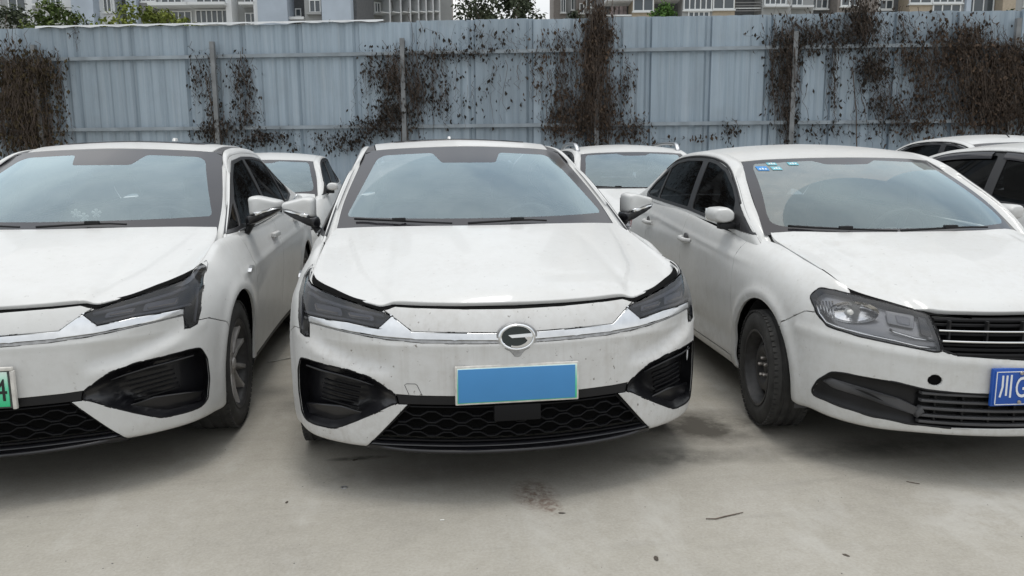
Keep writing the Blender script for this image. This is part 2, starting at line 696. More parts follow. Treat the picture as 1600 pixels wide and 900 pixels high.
def plate_green_mat():
    m, nt, b = new_mat('new energy plate')
    tc = N_(nt, 'ShaderNodeTexCoord'); sx = nt.nodes.new('ShaderNodeSeparateXYZ')
    nt.links.new(tc.outputs['Object'], sx.inputs[0])
    mr = N_(nt, 'ShaderNodeMapRange'); nt.links.new(sx.outputs[2], mr.inputs[0])
    mr.inputs[1].default_value = 0.405; mr.inputs[2].default_value = 0.56
    nt.links.new(ramp_(nt, mr.outputs[0], [(0.05, (0.02, 0.52, 0.22)), (0.55, (0.16, 0.66, 0.42)), (0.95, (0.66, 0.82, 0.74))]), b.inputs['Base Color'])
    b.inputs['Roughness'].default_value = 0.45
    return m


M = {}
M['paint_a'] = paint_mat('white lacquer dusty', (0.60, 0.603, 0.592), (0.45, 0.435, 0.41), 0.55, 0.3, 0.0)
M['paint_c'] = paint_mat('white lacquer spattered', (0.60, 0.60, 0.59), (0.43, 0.41, 0.38), 0.8, 0.9, 3.1, 0.35)
M['paint_b'] = paint_mat('white lacquer weathered', (0.60, 0.603, 0.592), (0.45, 0.435, 0.40), 0.75, 0.3, 6.4, 0.16)
M['paint_f'] = paint_mat('white lacquer clean', (0.60, 0.603, 0.592), (0.47, 0.46, 0.43), 0.4, 0.3, 9.2)
M['black_gloss'] = simple('black gloss plastic', (0.008, 0.008, 0.010), 0.28, coat=0.15, var=0.3)
M['black'] = simple('black plastic', (0.010, 0.010, 0.011), 0.5, spec=0.3, bump=0.05, var=0.3)
M['grey_plastic'] = simple('grey plastic', (0.06, 0.06, 0.063), 0.55, var=0.25)
M['void'] = simple('dark cavity', (0.006, 0.006, 0.006), 0.9, spec=0.1)
M['trim_dark'] = simple('dark trim', (0.03, 0.03, 0.032), 0.4)
M['frit'] = simple('ceramic black band', (0.030, 0.029, 0.033), 0.10, coat=0.1, spec=0.42)
M['chrome'] = simple('chrome', (0.78, 0.79, 0.8), 0.12, metal=1.0)
M['satin'] = simple('satin chrome', (0.72, 0.73, 0.74), 0.28, metal=1.0, var=0.08, vscale=30)
M['silver_rim'] = simple('dusty alloy', (0.46, 0.44, 0.42), 0.45, metal=0.4, var=0.25, vscale=20)
M['steel_rim'] = simple('black steel wheel', (0.035, 0.034, 0.034), 0.5, var=0.45, vscale=25)
M['nut'] = simple('zinc nuts', (0.42, 0.39, 0.36), 0.4, metal=0.9, var=0.3, vscale=80)
M['mesh'] = simple('grille mesh', (0.006, 0.006, 0.007), 0.6, spec=0.22)
M['tyre'] = simple('tyre rubber', (0.035, 0.034, 0.032), 0.85, var=0.45, vscale=14, bump=0.15, bscale=90)
M['disc'] = simple('brake disc', (0.2, 0.18, 0.16), 0.5, metal=0.8, var=0.3)
M['interior'] = simple('dark cabin trim', (0.05, 0.05, 0.052), 0.75, bump=0.05, var=0.2)
M['interior_mid'] = simple('grey cabin trim', (0.14, 0.14, 0.145), 0.8, var=0.15)
M['seat'] = simple('seat cover', (0.09, 0.09, 0.095), 0.8, var=0.25, vscale=12)
M['liner'] = simple('headliner', (0.22, 0.22, 0.21), 0.9)
M['ws_a'] = glass_mat('windscreen pane', (0.70, 0.76, 0.76), 0.15, [(0.62, 0.99, 0, 0.60), (0.16, 0.99, 0, 0.859)], (0.55, 0.60, 0.62), 0.10, gain=2.4, gcol=(.74, .93, 1.0))
M['ws_l'] = glass_mat('windscreen pane hazy', (0.70, 0.76, 0.76), 0.0, [], (0.55, 0.60, 0.62), 0.12, gain=2.4, gcol=(.74, .93, 1.0))
M['ws_b'] = glass_mat('windscreen pane dusty', (0.70, 0.76, 0.74), 0.26, [(-0.08, 0.965, 0, 0.53), (0.47, 0.965, 0, 0.60)], (0.44, 0.43, 0.40), 0.08, gain=2.2, gcol=(.74, .93, 1.0))
M['tint'] = glass_mat('tinted side glass', (0.05, 0.055, 0.06), 0.0, [], (0.4, 0.4, 0.4), 0.006, gain=0.4)
M['lens_smoke'] = glass_mat('smoked lamp lens', (0.55, 0.56, 0.60), 0.0, [], (0.5, 0.5, 0.5), 0.012, gain=1.2)
M['lens_clear'] = glass_mat('clear lamp lens', (0.92, 0.92, 0.93), 0.0, [], (0.5, 0.5, 0.5), 0.01, gain=1.3)
M['mirror_glass'] = simple('mirror glass', (0.7, 0.72, 0.74), 0.03, metal=1.0)
M['led'] = simple('frosted light guide', (0.36, 0.36, 0.37), 0.3)
M['led_dim'] = simple('smoked light guide', (0.62, 0.55, 0.48), 0.3)
M['lamp_silver'] = simple('lamp silver bezel', (0.30, 0.30, 0.305), 0.25, metal=0.5)
M['lamp_dark'] = simple('lamp housing', (0.035, 0.036, 0.040), 0.35)
M['lamp_mid'] = simple('lamp bezel', (0.30, 0.30, 0.32), 0.35)
M['reflector'] = simple('lamp reflector', (0.8, 0.8, 0.8), 0.16, metal=1.0)
M['bulb_glass'] = simple('bulb', (0.6, 0.6, 0.58), 0.1)
M['plate_blue'] = simple('blue plate cover', (0.058, 0.25, 0.54), 0.5, var=0.03)
M['plate_green'] = plate_green_mat()
M['plate_frame'] = simple('plate frame', (0.62, 0.60, 0.56), 0.4, var=0.2, vscale=30)
M['plate_dark_frame'] = simple('dark plate frame', (0.05, 0.06, 0.055), 0.4)
M['plate_b'] = simple('blue number plate', (0.010, 0.075, 0.36), 0.4, var=0.12)
M['plate_white'] = simple('plate lettering', (0.75, 0.77, 0.78), 0.45)
M['plate_black'] = simple('plate black lettering', (0.012, 0.014, 0.013), 0.5)
M['emblem_dark'] = simple('emblem dark green black', (0.012, 0.022, 0.024), 0.12, coat=0.5)
M['emblem_back'] = simple('emblem backing', (0.33, 0.33, 0.33), 0.35, metal=0.6, var=0.3, vscale=40)
M['red_lens'] = simple('tail lamp red', (0.25, 0.01, 0.012), 0.15, coat=0.5)
M['sticker_blue'] = simple('sticker blue', (0.02, 0.22, 0.55), 0.5)
M['sticker_teal'] = simple('sticker teal', (0.12, 0.42, 0.5), 0.5)
M['sticker_ink'] = simple('sticker white print', (0.7, 0.75, 0.75), 0.5)


# ------------------------------------------------------------------ car body surfaces
def ring_surface(plan, keys, nrow=54, step_front=0.022, step_side=0.05, disp=None):
    """plan: outline (x,y) from nose centre round to tail centre; keys: {plan index: [(inset,z)...]}"""
    P = np.array(plan, float)
    g0 = P[1:3][::-1] * [-1, 1]
    g1 = P[-3:-1][::-1] * [-1, 1]
    Q = np.concatenate([g0, P, g1])
    L = np.concatenate([[0], np.cumsum(np.linalg.norm(np.diff(Q, axis=0), axis=1))])
    L -= L[2]
    Lp = L[2:-2]
    s, t = [0.0], 0.0
    while t < Lp[-1]:
        y = np.interp(t, Lp, P[:, 1])
        t += step_front if y < 0.75 else step_side
        s.append(min(t, Lp[-1]))
    s = np.array(s)
    if s[-1] - s[-2] < 0.01: s = np.delete(s, -2)
    h = np.diff(L)[:, None]; sl = np.diff(Q, axis=0) / h
    Mt = np.empty_like(Q); Mt[0], Mt[-1] = sl[0], sl[-1]
    Mt[1:-1] = (sl[1:] * h[:-1] + sl[:-1] * h[1:]) / (h[1:] + h[:-1])

    def ev(q):
        i = np.clip(np.searchsorted(L, q, side='right') - 1, 0, len(L) - 2)
        u = ((q - L[i]) / (L[i + 1] - L[i]))[:, None]; hh = h[i]
        return ((2 * u**3 - 3 * u**2 + 1) * Q[i] + (u**3 - 2 * u**2 + u) * hh * Mt[i]
                + (-2 * u**3 + 3 * u**2) * Q[i + 1] + (u**3 - u**2) * hh * Mt[i + 1])
    C = ev(s)
    T = ev(s + 1e-4) - ev(s - 1e-4)
    T /= np.linalg.norm(T, axis=1)[:, None]
    Nn = np.stack([T[:, 1], -T[:, 0]], 1)          # outward
    Nn[0] = (0, -1); Nn[-1] = (0, 1); C[0, 0] = 0; C[-1, 0] = 0
    ki = sorted(keys)
    ks = np.array([Lp[k] for k in ki])
    K = np.array([np.array(keys[k], float).reshape(-1) for k in ki])
    A = hermite(ks, K, s).reshape(len(s), -1, 2)       # (ns, rows, 2)
    nr = A.shape[1]
    tr = np.linspace(0, nr - 1, nrow)
    G = np.empty((nrow, len(s), 3))
    for j in range(len(s)):
        B = hermite(np.arange(nr), A[j], tr)
        xy = C[j] - Nn[j] * B[:, :1]
        G[:, j, :2] = xy
        G[:, j, 2] = B[:, 1]
    G[:, 0, 0] = 0; G[:, -1, 0] = 0
    if disp is not None:
        D = disp(G)
        G[..., 0] += Nn[None, :, 0] * D
        G[..., 1] += Nn[None, :, 1] * D
    return G


def circle(cy, cz, r, n=40, a0=0, a1=360):
    return [(cy + r * math.cos(R(a)), cz + r * math.sin(R(a))) for a in np.linspace(a0, a1, n, endpoint=(a1 - a0) < 360)]


def ruled(A, B, nt, nv, bulge=0.0, outward=None):
    a = curve(A, n=nt); b = curve(B, n=nt)
    v = np.linspace(0, 1, nv)
    G = a[None] * (1 - v[:, None, None]) + b[None] * v[:, None, None]
    if bulge:
        o = np.array(outward if outward is not None else (1, 0, 0.3), float); o /= np.linalg.norm(o)
        G = G + (4 * v * (1 - v))[:, None, None] * bulge * o
    return G


def both(name, p, mat, root):
    """a left-hand and a right-hand object of the same part"""
    a = mk(name, p[0], p[-1], mat, root, p[1] if len(p) == 3 else None, angle=None if len(p) == 3 else 35)
    q = mirror(p)
    b = mk(name, q[0], q[-1], mat, root, q[1] if len(q) == 3 else None, angle=None if len(p) == 3 else 35)
    return a, b


def whole(name, p, mat, root, angle=35):
    q = cat([p, mirror(p)])
    return mk(name, q[0], q[-1], mat, root, q[1] if len(q) == 3 else None, angle=None if len(q) == 3 else angle)


class Body:
    pass


def build_shell(sp, coarse=False):
    """all base surfaces of a car from its lines"""
    b = Body()
    b.G = ring_surface(sp['plan'], sp['keys'], disp=sp.get('disp'), **(dict(nrow=30, step_front=.045, step_side=.09) if coarse else {}))
    b.body = Sheet(b.G)
    H = coons(sp['hood_front'], sp['hood_rear'], sp['hood_mid'], sp['hood_side'], *((30, 30) if coarse else (80, 64)))
    if 'hood_disp' in sp:
        H[..., 2] += sp['hood_disp'](H)
    b.hood = Sheet(H)
    W = coons(sp['ws_bot'], sp['ws_top'], sp['ws_mid'], sp['ws_side'], 30, 30)
    b.ws = Sheet(W)
    Rf = coons(sp['roof_front'], sp['roof_rear'], sp['roof_mid'], sp['roof_side'], 24, 30)
    b.roof = Sheet(Rf)
    I, O, B = sp['rail_in'], sp['rail_out'], sp['belt']
    nt = 36 if coarse else 70
    ti = curve(I, n=nt); to = curve(O, n=nt)
    v = np.linspace(0, 1, 9)
    Rg = ti[None] * (1 - v[:, None, None]) + to[None] * v[:, None, None]
    d = to - ti
    tt = np.gradient((ti + to) / 2, axis=0)
    n = np.cross(tt, d); n /= np.linalg.norm(n, axis=1)[:, None]
    n = np.where((n[:, :1] < 0), -n, n)
    bl = np.linalg.norm(d, axis=1)[:, None] * 0.14
    Rg = Rg + (4 * v * (1 - v))[:, None, None] * (n * bl)[None]
    b.rail = Sheet(Rg[::-1] if sp.get('flip_rail') else Rg, flip=False)
    if b.rail.N[:, 0].mean() < 0: b.rail.__init__(Rg, flip=True)
    Sg = ruled(O, B, *((46, 14) if coarse else (90, 26)), sp.get('side_bulge', 0.012))
    b.side = Sheet(Sg)
    if b.side.N[:, 0].mean() < 0: b.side.__init__(Sg, flip=True)
    Bk = coons(sp['rw_top'], sp['rw_bot'], sp['rw_mid'], sp['rw_side'], 16, 16)
    b.rw = Sheet(Bk)
    Tk = coons(sp['rw_bot'], sp['trunk_rear'], sp['trunk_mid'], sp['trunk_side'], 16, 10)
    b.trunk = Sheet(Tk)
    return b


def front_y(b, x, z):
    """depth of the nose surface at (x,z)"""
    r = b.body.bvh.ray_cast(Vector((abs(x), -1.0, z)), Vector((0, 1, 0)))
    return r[0].y if r[0] is not None else 0.1


def sweep_bar(pts, h, d, n_out=None):
    """flat bar with section height h (z) and depth d (y) along pts, front edges eased"""
    P = np.asarray(pts, float)
    V = []; m = len(P)
    e = min(h, d) * 0.25
    sec = [(0, -h / 2), (-d + e, -h / 2), (-d, -h / 2 + e), (-d, h / 2 - e), (-d + e, h / 2), (0, h / 2)]
    for p in P:
        for dy, dz in sec: V.append((p[0], p[1] + dy, p[2] + dz))
    F = []; k = len(sec)
    for i in range(m - 1):
        for j in range(k):
            j2 = (j + 1) % k
            F.append((i * k + j, (i + 1) * k + j, (i + 1) * k + j2, i * k + j2))
    F.append(tuple(range(k)))
    F.append(tuple(reversed(range((m - 1) * k, m * k))))
    return np.array(V), F


def tyre_mesh(rad, width, rim_r, n=64):
    hw = width / 2
    prof = [(rim_r - 0.005, -hw * 0.78), (rim_r + 0.012, -hw * 0.92), (rim_r + (rad - rim_r) * 0.45, -hw * 1.0), (rad - 0.03, -hw * 0.95),
            (rad - 0.010, -hw * 0.86), (rad - 0.003, -hw * 0.74)]
    g = 0.007
    for c in (-0.48, 0.0, 0.48):
        prof += [(rad - 0.001, (c - 0.10) * hw), (rad - g, (c - 0.08) * hw), (rad - g, (c + 0.08) * hw), (rad - 0.001, (c + 0.10) * hw)]
    prof += [(rad - 0.003, hw * 0.74), (rad - 0.010, hw * 0.86), (rad - 0.03, hw * 0.95), (rim_r + (rad - rim_r) * 0.45, hw * 1.0),
             (rim_r + 0.012, hw * 0.92), (rim_r - 0.005, hw * 0.78)]
    V, F = lathe(prof, n)
    F = [tuple(reversed(f)) for f in F]
    # shoulder blocks
    parts = [(V, F)]
    bx = box(-0.012, 0.012, -0.010, 0.010, -0.004, 0.004)
    for k in range(n):
        t = 2 * math.pi * (k + 0.5) / n
        for s in (-1, 1):
            B = bx[0].copy()
            B[:, 2] += rad - 0.0068
            B[:, 0] += s * hw * 0.82
            c, q = math.cos(t), math.sin(t)
            parts.append((np.stack([B[:, 0], B[:, 1] * c - B[:, 2] * q, B[:, 1] * q + B[:, 2] * c], 1), bx[1]))
    V, F = cat(parts)
    # flattened contact patch and slight bulge
    low = V[:, 2] < -rad + 0.010
    V[low, 2] = np.maximum(V[low, 2], -rad + 0.008)
    return V, F


def rot_x(V, a):
    c, s = math.cos(a), math.sin(a)
    return np.stack([V[:, 0], V[:, 1] * c - V[:, 2] * s, V[:, 1] * s + V[:, 2] * c], 1)


def wheel_alloy(root, x, y, z, rad, width, rim_r, steer=0.0, spokes=5):
    sgn = 1 if x > 0 else -1
    w = empty('wheel'); w.parent = root; w.location = (x, y, z + 0.0)
    w.rotation_euler = (0, 0, steer + (0 if sgn > 0 else math.pi))
    hw = width / 2
    V, F = tyre_mesh(rad, width, rim_r)
    mk('tyre', V, F, M['tyre'], w, angle=40)
    prof = [(rim_r + 0.010, hw * 0.86), (rim_r + 0.008, hw * 0.93), (rim_r - 0.006, hw * 0.90), (rim_r - 0.018, hw * 0.70),
            (rim_r - 0.030, 0.02), (rim_r - 0.04, -hw * 0.8)]
    V, F = lathe(prof, 56)
    rim = mk('rim', V, F, M['steel_rim'], w, angle=50)
    V, F = lathe([(0.0, -0.012), (0.14, -0.012), (0.14, -0.02)], 40)
    mk('brake_disc', V, F, M['disc'], w, angle=30)
    V, F = lathe([(0.0, hw * 0.70), (0.026, hw * 0.70), (0.032, hw * 0.62), (0.062, hw * 0.58), (0.070, hw * 0.45), (0.072, 0.0)], 36)
    mk('hub', V, F, M['silver_rim'], w, angle=40)
    for k in range(spokes):
        for d in (-1, 1):
            a = 2 * math.pi * k / spokes + d * R(15.5) + 0.35
            r0, r1 = 0.055, rim_r - 0.008
            # tapered spoke: narrow at hub, wide at rim, twisted outwards
            def ringv(r, wd, x0, x1):
                return [(x0, -wd, r), (x0, wd, r), (x1, wd * 0.55, r), (x1, -wd * 0.55, r)]
            V = np.array(ringv(r0, 0.014, 0.02, hw * 0.60) + ringv((r0 + r1) / 2, 0.013, 0.035, hw * 0.66)
                         + ringv(r1, 0.020, 0.045, hw * 0.80), float)
            F = []
            for q in range(2):
                for j in range(4):
                    j2 = (j + 1) % 4
                    F.append((q * 4 + j, q * 4 + j2, q * 4 + 4 + j2, q * 4 + 4 + j))
            F = [tuple(reversed(f)) for f in F]
            V = rot_x(V, a)
            V[:, :] = V
            mk('spoke', V, F, M['silver_rim'], w, angle=30)
    for k in range(5):
        a = 2 * math.pi * k / 5 + 0.35
        V, F = lathe([(0.0, hw * 0.62), (0.010, hw * 0.62), (0.011, hw * 0.5)], 6)
        V = V + np.array([0, 0.046 * math.cos(a), 0.046 * math.sin(a)])
        mk('lug_nut', V, F, M['nut'], w, angle=30)
    return w


def wheel_steel(root, x, y, z, rad, width, rim_r, steer=0.0):
    sgn = 1 if x > 0 else -1
    w = empty('wheel'); w.parent = root; w.location = (x, y, z)
    w.rotation_euler = (0, 0, steer + (0 if sgn > 0 else math.pi))
    hw = width / 2
    V, F = tyre_mesh(rad, width, rim_r)
    mk('tyre', V, F, M['tyre'], w, angle=40)
    V, F = lathe([(rim_r + 0.008, hw * 0.88), (rim_r + 0.007, hw * 0.95), (rim_r - 0.004, hw * 0.92), (rim_r - 0.008, hw * 0.72), (rim_r - 0.022, hw * 0.55),
                  (rim_r - 0.025, -0.02), (rim_r - 0.03, -hw * 0.8)], 56)
    mk('rim', V, F, M['steel_rim'], w, angle=50)
    # disc with ventilation holes: ring sectors
    nh, n = 8, 96
    prof = [(0.055, 0.030), (0.075, 0.050), (0.095, 0.056), (0.115, 0.050), (0.140, 0.036), (rim_r - 0.012, 0.022)]
    V, F = [], []
    m = len(prof)
    for k in range(n):
        t = 2 * math.pi * k / n
        for r, a in prof: V.append((a, r * math.cos(t), r * math.sin(t)))
    for k in range(n):
        k2 = (k + 1) % n
        for i in range(m - 1):
            if i == 3 and (k % (n // nh)) in (0, 1, 2, 3): continue     # hole
            F.append((k * m + i, k * m + i + 1, k2 * m + i + 1, k2 * m + i))
    mk('wheel_disc', V, F, M['steel_rim'], w, angle=40)
    V, F = lathe([(0.0, 0.040), (0.026, 0.038), (0.030, 0.028), (0.056, 0.030)], 30)
    mk('hub', V, F, M['steel_rim'], w, angle=40)
    V, F = lathe([(0.0, -0.012), (0.12, -0.012)], 36)
    mk('brake_disc', V, F, M['disc'], w, angle=30)
    for k in range(5):
        a = 2 * math.pi * k / 5 + 0.5
        V, F = lathe([(0.0, 0.060), (0.007, 0.060), (0.0095, 0.056), (0.0095, 0.030)], 6)
        V = V + np.array([0, 0.047 * math.cos(a), 0.047 * math.sin(a)])
        mk('lug_nut', V, F, M['nut'], w, angle=30)
    return w


def cabin(root, wsb_y, wsb_z, ws_top_y, half, seat_y, wheel_side=1, roof_z=1.44, hw_roof=0.55, roof_y1=3.5, seat_mat='seat'):
    """dashboard, steering wheel, seats, inner mirror and headliner seen through the glass"""
    y0 = wsb_y
    prof = [(y0 + 0.02, wsb_z - 0.05), (y0 + 0.25, wsb_z - 0.035), (y0 + 0.5, wsb_z - 0.04), (y0 + 0.60, wsb_z - 0.09), (y0 + 0.62, wsb_z - 0.32), (y0 + 0.5, 0.45)]
    xs = np.linspace(-half, half, 25)
    V, F = [], []
    for x in xs:
        e = 0.5 * (x / half) ** 2
        hump = 0.035 * math.exp(-((x - 0.36 * wheel_side) / 0.16) ** 2)
        for k, (y, z) in enumerate(prof):
            V.append((x, y + e * 0.18, z + (hump if k in (1, 2, 3) else 0) - e * 0.03))
    m = len(prof)
    for i in range(len(xs) - 1):
        for k in range(m - 1):
            F.append((i * m + k, (i + 1) * m + k, (i + 1) * m + k + 1, i * m + k + 1))
    mk('dashboard', V, F, M['interior'], root, angle=50)
    sw = empty('steering_wheel'); sw.parent = root
    sw.location = (0.36 * wheel_side, y0 + 0.74, wsb_z - 0.07); sw.rotation_euler = (R(-62), 0, 0)
    ring = [(0.185 * math.cos(t), 0.185 * math.sin(t), 0) for t in np.linspace(0, 2 * math.pi, 41)]
    V, F = tube(ring, 0.016, 8, cap=False)
    mk('wheel_rim', V, F, M['interior'], sw)
    V, F = cat([rbox(-0.09, 0.09, -0.06, 0.05, -0.03, 0.02, 0.02), rbox(-0.18, -0.05, -0.02, 0.015, -0.01, 0.01, 0.006),
                rbox(0.05, 0.18, -0.02, 0.015, -0.01, 0.01, 0.006), rbox(-0.02, 0.02, -0.18, -0.04, -0.01, 0.01, 0.006)])
    mk('wheel_boss', V, F, M['interior_mid'], sw, angle=40)
    for sx in (-0.37, 0.37):
        st = empty('front_seat'); st.parent = root; st.location = (sx, seat_y, 0)
        V, F = rbox(-0.25, 0.25, -0.42, 0.10, 0.36, 0.52, 0.05, 3)
        mk('cushion', V, F, M[seat_mat], st, angle=60)
        V, F = rbox(-0.25, 0.25, -0.06, 0.10, 0.45, 1.06, 0.06, 3)
        V[:, 1] += (V[:, 2] - 0.45) * 0.32
        V[:, 0] *= np.interp(V[:, 2], [0.45, 0.9, 1.06], [1, 1, 0.78])
        mk('backrest', V, F, M[seat_mat], st, angle=60)
        V, F = rbox(-0.13, 0.13, 0.14, 0.24, 1.10, 1.27, 0.04, 3)
        mk('headrest', V, F, M[seat_mat], st, angle=60)
    V, F = cat([rbox(-0.62, 0.62, seat_y + 0.55, seat_y + 1.0, 0.38, 0.55, 0.05, 3), rbox(-0.62, 0.62, seat_y + 0.95, seat_y + 1.15, 0.45, 1.08, 0.06, 3)])
    mk('rear_bench', V, F, M[seat_mat], root, angle=60)
    V, F = rbox(-0.11, 0.11, ws_top_y - 0.12, ws_top_y - 0.08, roof_z - 0.155, roof_z - 0.09, 0.015, 2)
    mk('inner_mirror', V, F, M['interior'], root, angle=50)
    V, F = box(-0.60, 0.60, seat_y + 0.95, roof_y1 + 0.75, wsb_z + 0.035, wsb_z + 0.055)
    mk('parcel_shelf', V, F, M['interior'], root, smooth=False)
    # headliner (closed box under the roof skin)
    V, F = box(-hw_roof, hw_roof, ws_top_y + 0.12, roof_y1, roof_z - 0.012, roof_z - 0.002)
    mk('headliner', V, F, M['liner'], root, smooth=False)
    V, F = cat([box(-half - 0.02, half + 0.02, y0 + 0.3, 3.6, 0.20, 0.34), box(-0.62, 0.62, 0.62, 4.1, 0.165, 0.30), box(-0.58, 0.58, 0.30, y0 + 0.45, 0.30, 0.72)])
    mk('underbody', V, F, M['void'], root, smooth=False)


def wiper(root, pts, mat='black'):
    P = np.array(pts, float)
    w = mk('wiper', *tube(P, np.linspace(0.007, 0.005, len(P)), 6), M[mat], root)
    mid = P[len(P) // 2]
    V, F = rbox(-0.035, 0.035, -0.012, 0.012, -0.006, 0.012, 0.004)
    mk('wiper_joint', V + mid + np.array([0, -0.006, 0.004]), F, M[mat], w, angle=40)
    return w


def pillow(outline, y0, y1, face_out=0.02, steps=5, skew=(0, 0)):
    """solid from a (x,z) outline between y0 (front, domed towards -y) and y1 (back)"""
    P = np.asarray(outline, float)
    c = P.mean(0); n = len(P)
    rows = []
    for k in range(steps + 1):                      # front dome
        a = math.pi / 2 * k / steps
        s = math.sin(a) if k else 0.05
        rows.append((c + (P - c) * (0.62 + 0.38 * s), y0 + (y1 - y0) * 0.5 * (1 - math.cos(math.pi / 2 * (k / steps)) ** 0.8) if k else y0))
    rows.append((P, y0 + (y1 - y0) * 0.85))
    rows.append((c + (P - c) * 0.93, y1))
    V = []
    for q, y in rows:
        for x, z in q: V.append((x + skew[0] * (y - y0), y, z + skew[1] * (y - y0)))
    F = []
    for r in range(len(rows) - 1):
        for i in range(n):
            j = (i + 1) % n
            F.append((r * n + i, (r + 1) * n + i, (r + 1) * n + j, r * n + j))
    F.append(tuple(range(n)))
    F.append(tuple(reversed(range((len(rows) - 1) * n, len(rows) * n))))
    area = 0.5 * sum(P[i][0] * P[(i + 1) % n][1] - P[(i + 1) % n][0] * P[i][1] for i in range(n))
    if area < 0: F = [tuple(reversed(f)) for f in F]
    return np.array(V), F


def smooth_poly(pts, n=48):
    P = np.array(list(pts) + [pts[0], pts[1], pts[2]], float)
    L = np.concatenate([[0], np.cumsum(np.linalg.norm(np.diff(P, axis=0), axis=1))])
    q = np.linspace(L[1], L[-2], n, endpoint=False)
    h = np.diff(L)[:, None]; s = np.diff(P, axis=0) / h
    Mt = np.empty_like(P); Mt[0], Mt[-1] = s[0], s[-1]
    Mt[1:-1] = (s[1:] * h[:-1] + s[:-1] * h[1:]) / (h[1:] + h[:-1])
    i = np.clip(np.searchsorted(L, q, side='right') - 1, 0, len(L) - 2)
    u = ((q - L[i]) / (L[i + 1] - L[i]))[:, None]; hh = h[i]
    return ((2 * u**3 - 3 * u**2 + 1) * P[i] + (u**3 - 2 * u**2 + u) * hh * Mt[i] + (-2 * u**3 + 3 * u**2) * P[i + 1] + (u**3 - u**2) * hh * Mt[i + 1])


def round_poly(pts, r=0.01, n=4):
    """polygon with its corners rounded"""
    P = [np.array(p, float) for p in pts]
    out = []
    m = len(P)
    for i in range(m):
        a, b, c = P[i - 1], P[i], P[(i + 1) % m]
        la, lc = np.linalg.norm(a - b), np.linalg.norm(c - b)
        d = min(r, la * 0.45, lc * 0.45)
        p, q = b + (a - b) / la * d, b + (c - b) / lc * d
        for t in np.linspace(0, 1, n):
            out.append(tuple((1 - t)**2 * p + 2 * t * (1 - t) * b + t * t * q))
    return out


def text_mesh(s, size):
    cu = bpy.data.curves.new('txt', 'FONT')
    cu.body = s; cu.size = size; cu.resolution_u = 4; cu.extrude = 0.0008
    o = bpy.data.objects.new('txt', cu)
    COL.objects.link(o)
    bpy.context.view_layer.update()
    me = bpy.data.meshes.new_from_object(o.evaluated_get(bpy.context.evaluated_depsgraph_get()))
    V = np.array([v.co[:] for v in me.vertices]); F = [tuple(p.vertices) for p in me.polygons]
    bpy.data.objects.remove(o); bpy.data.meshes.remove(me); bpy.data.curves.remove(cu)
    return V, F


def stand_up(V):
    """text lies in xy facing +z -> stands in xz facing -y"""
    return np.stack([V[:, 0], -V[:, 2], V[:, 1]], 1)


# ------------------------------------------------------------------ the electric saloon (two in the front row)
def aion_disp(G):
    x, y, z = np.abs(G[..., 0]), G[..., 1], G[..., 2]
    sm = lambda a, b, t: np.clip((t - a) / (b - a), 0, 1) ** 2 * (3 - 2 * np.clip((t - a) / (b - a), 0, 1))
    zl = np.interp(x, [0.46, 0.62, 0.80, 0.9], [0.548, 0.572, 0.640, 0.66])
    wx = sm(0.455, 0.53, x) * (1 - sm(0.76, 0.87, x)) * (y < 0.6)
    up = np.clip(1 - (z - zl) / 0.085, 0, 1); dn = np.clip(1 - (zl - z) / 0.045, 0, 1)
    d = -0.024 * wx * np.where(z > zl, up, dn) ** 1.05
    # brow proud round the fog pocket
    d += 0.006 * wx * np.exp(-((z - zl + 0.05) / 0.025) ** 2)
    # slight shelf under the bright strip
    d += 0.004 * np.exp(-((z - 0.635) / 0.012) ** 2) * (y < 0.4)
    # wheel-arch flare
    for cy in (0.90, 3.65):
        r = np.hypot(y - cy, z - 0.335)
        d += 0.010 * np.exp(-((r - 0.40) / 0.035) ** 2) * (x > 0.7)
    # shoulder crease and lower door scallop
    sd = (y > 1.0) * (y < 4.2)
    d += 0.006 * np.exp(-((z - np.interp(y, [1.0, 4.2], [0.775, 0.86])) / 0.018) ** 2) * sd
    return d


def aion_hood_disp(H):
    x, y = np.abs(H[..., 0]), H[..., 1]
    xc = np.interp(y, [0.1, 0.17, 0.5, 0.9, 1.2], [0.44, 0.475, 0.60, 0.66, 0.69])
    t = np.clip((x - xc + 0.038) / 0.076, 0, 1)
    w = np.clip((y - 0.09) / 0.18, 0, 1) * np.clip((1.22 - y) / 0.3, 0, 1)
    d = -0.011 * w * (t * t * (3 - 2 * t)) * np.clip((0.83 - x) / 0.10, 0, 1)
    return d + 0.004 * w * np.clip(x / np.maximum(xc, .1), 0, 1) ** 6 * (x < xc)


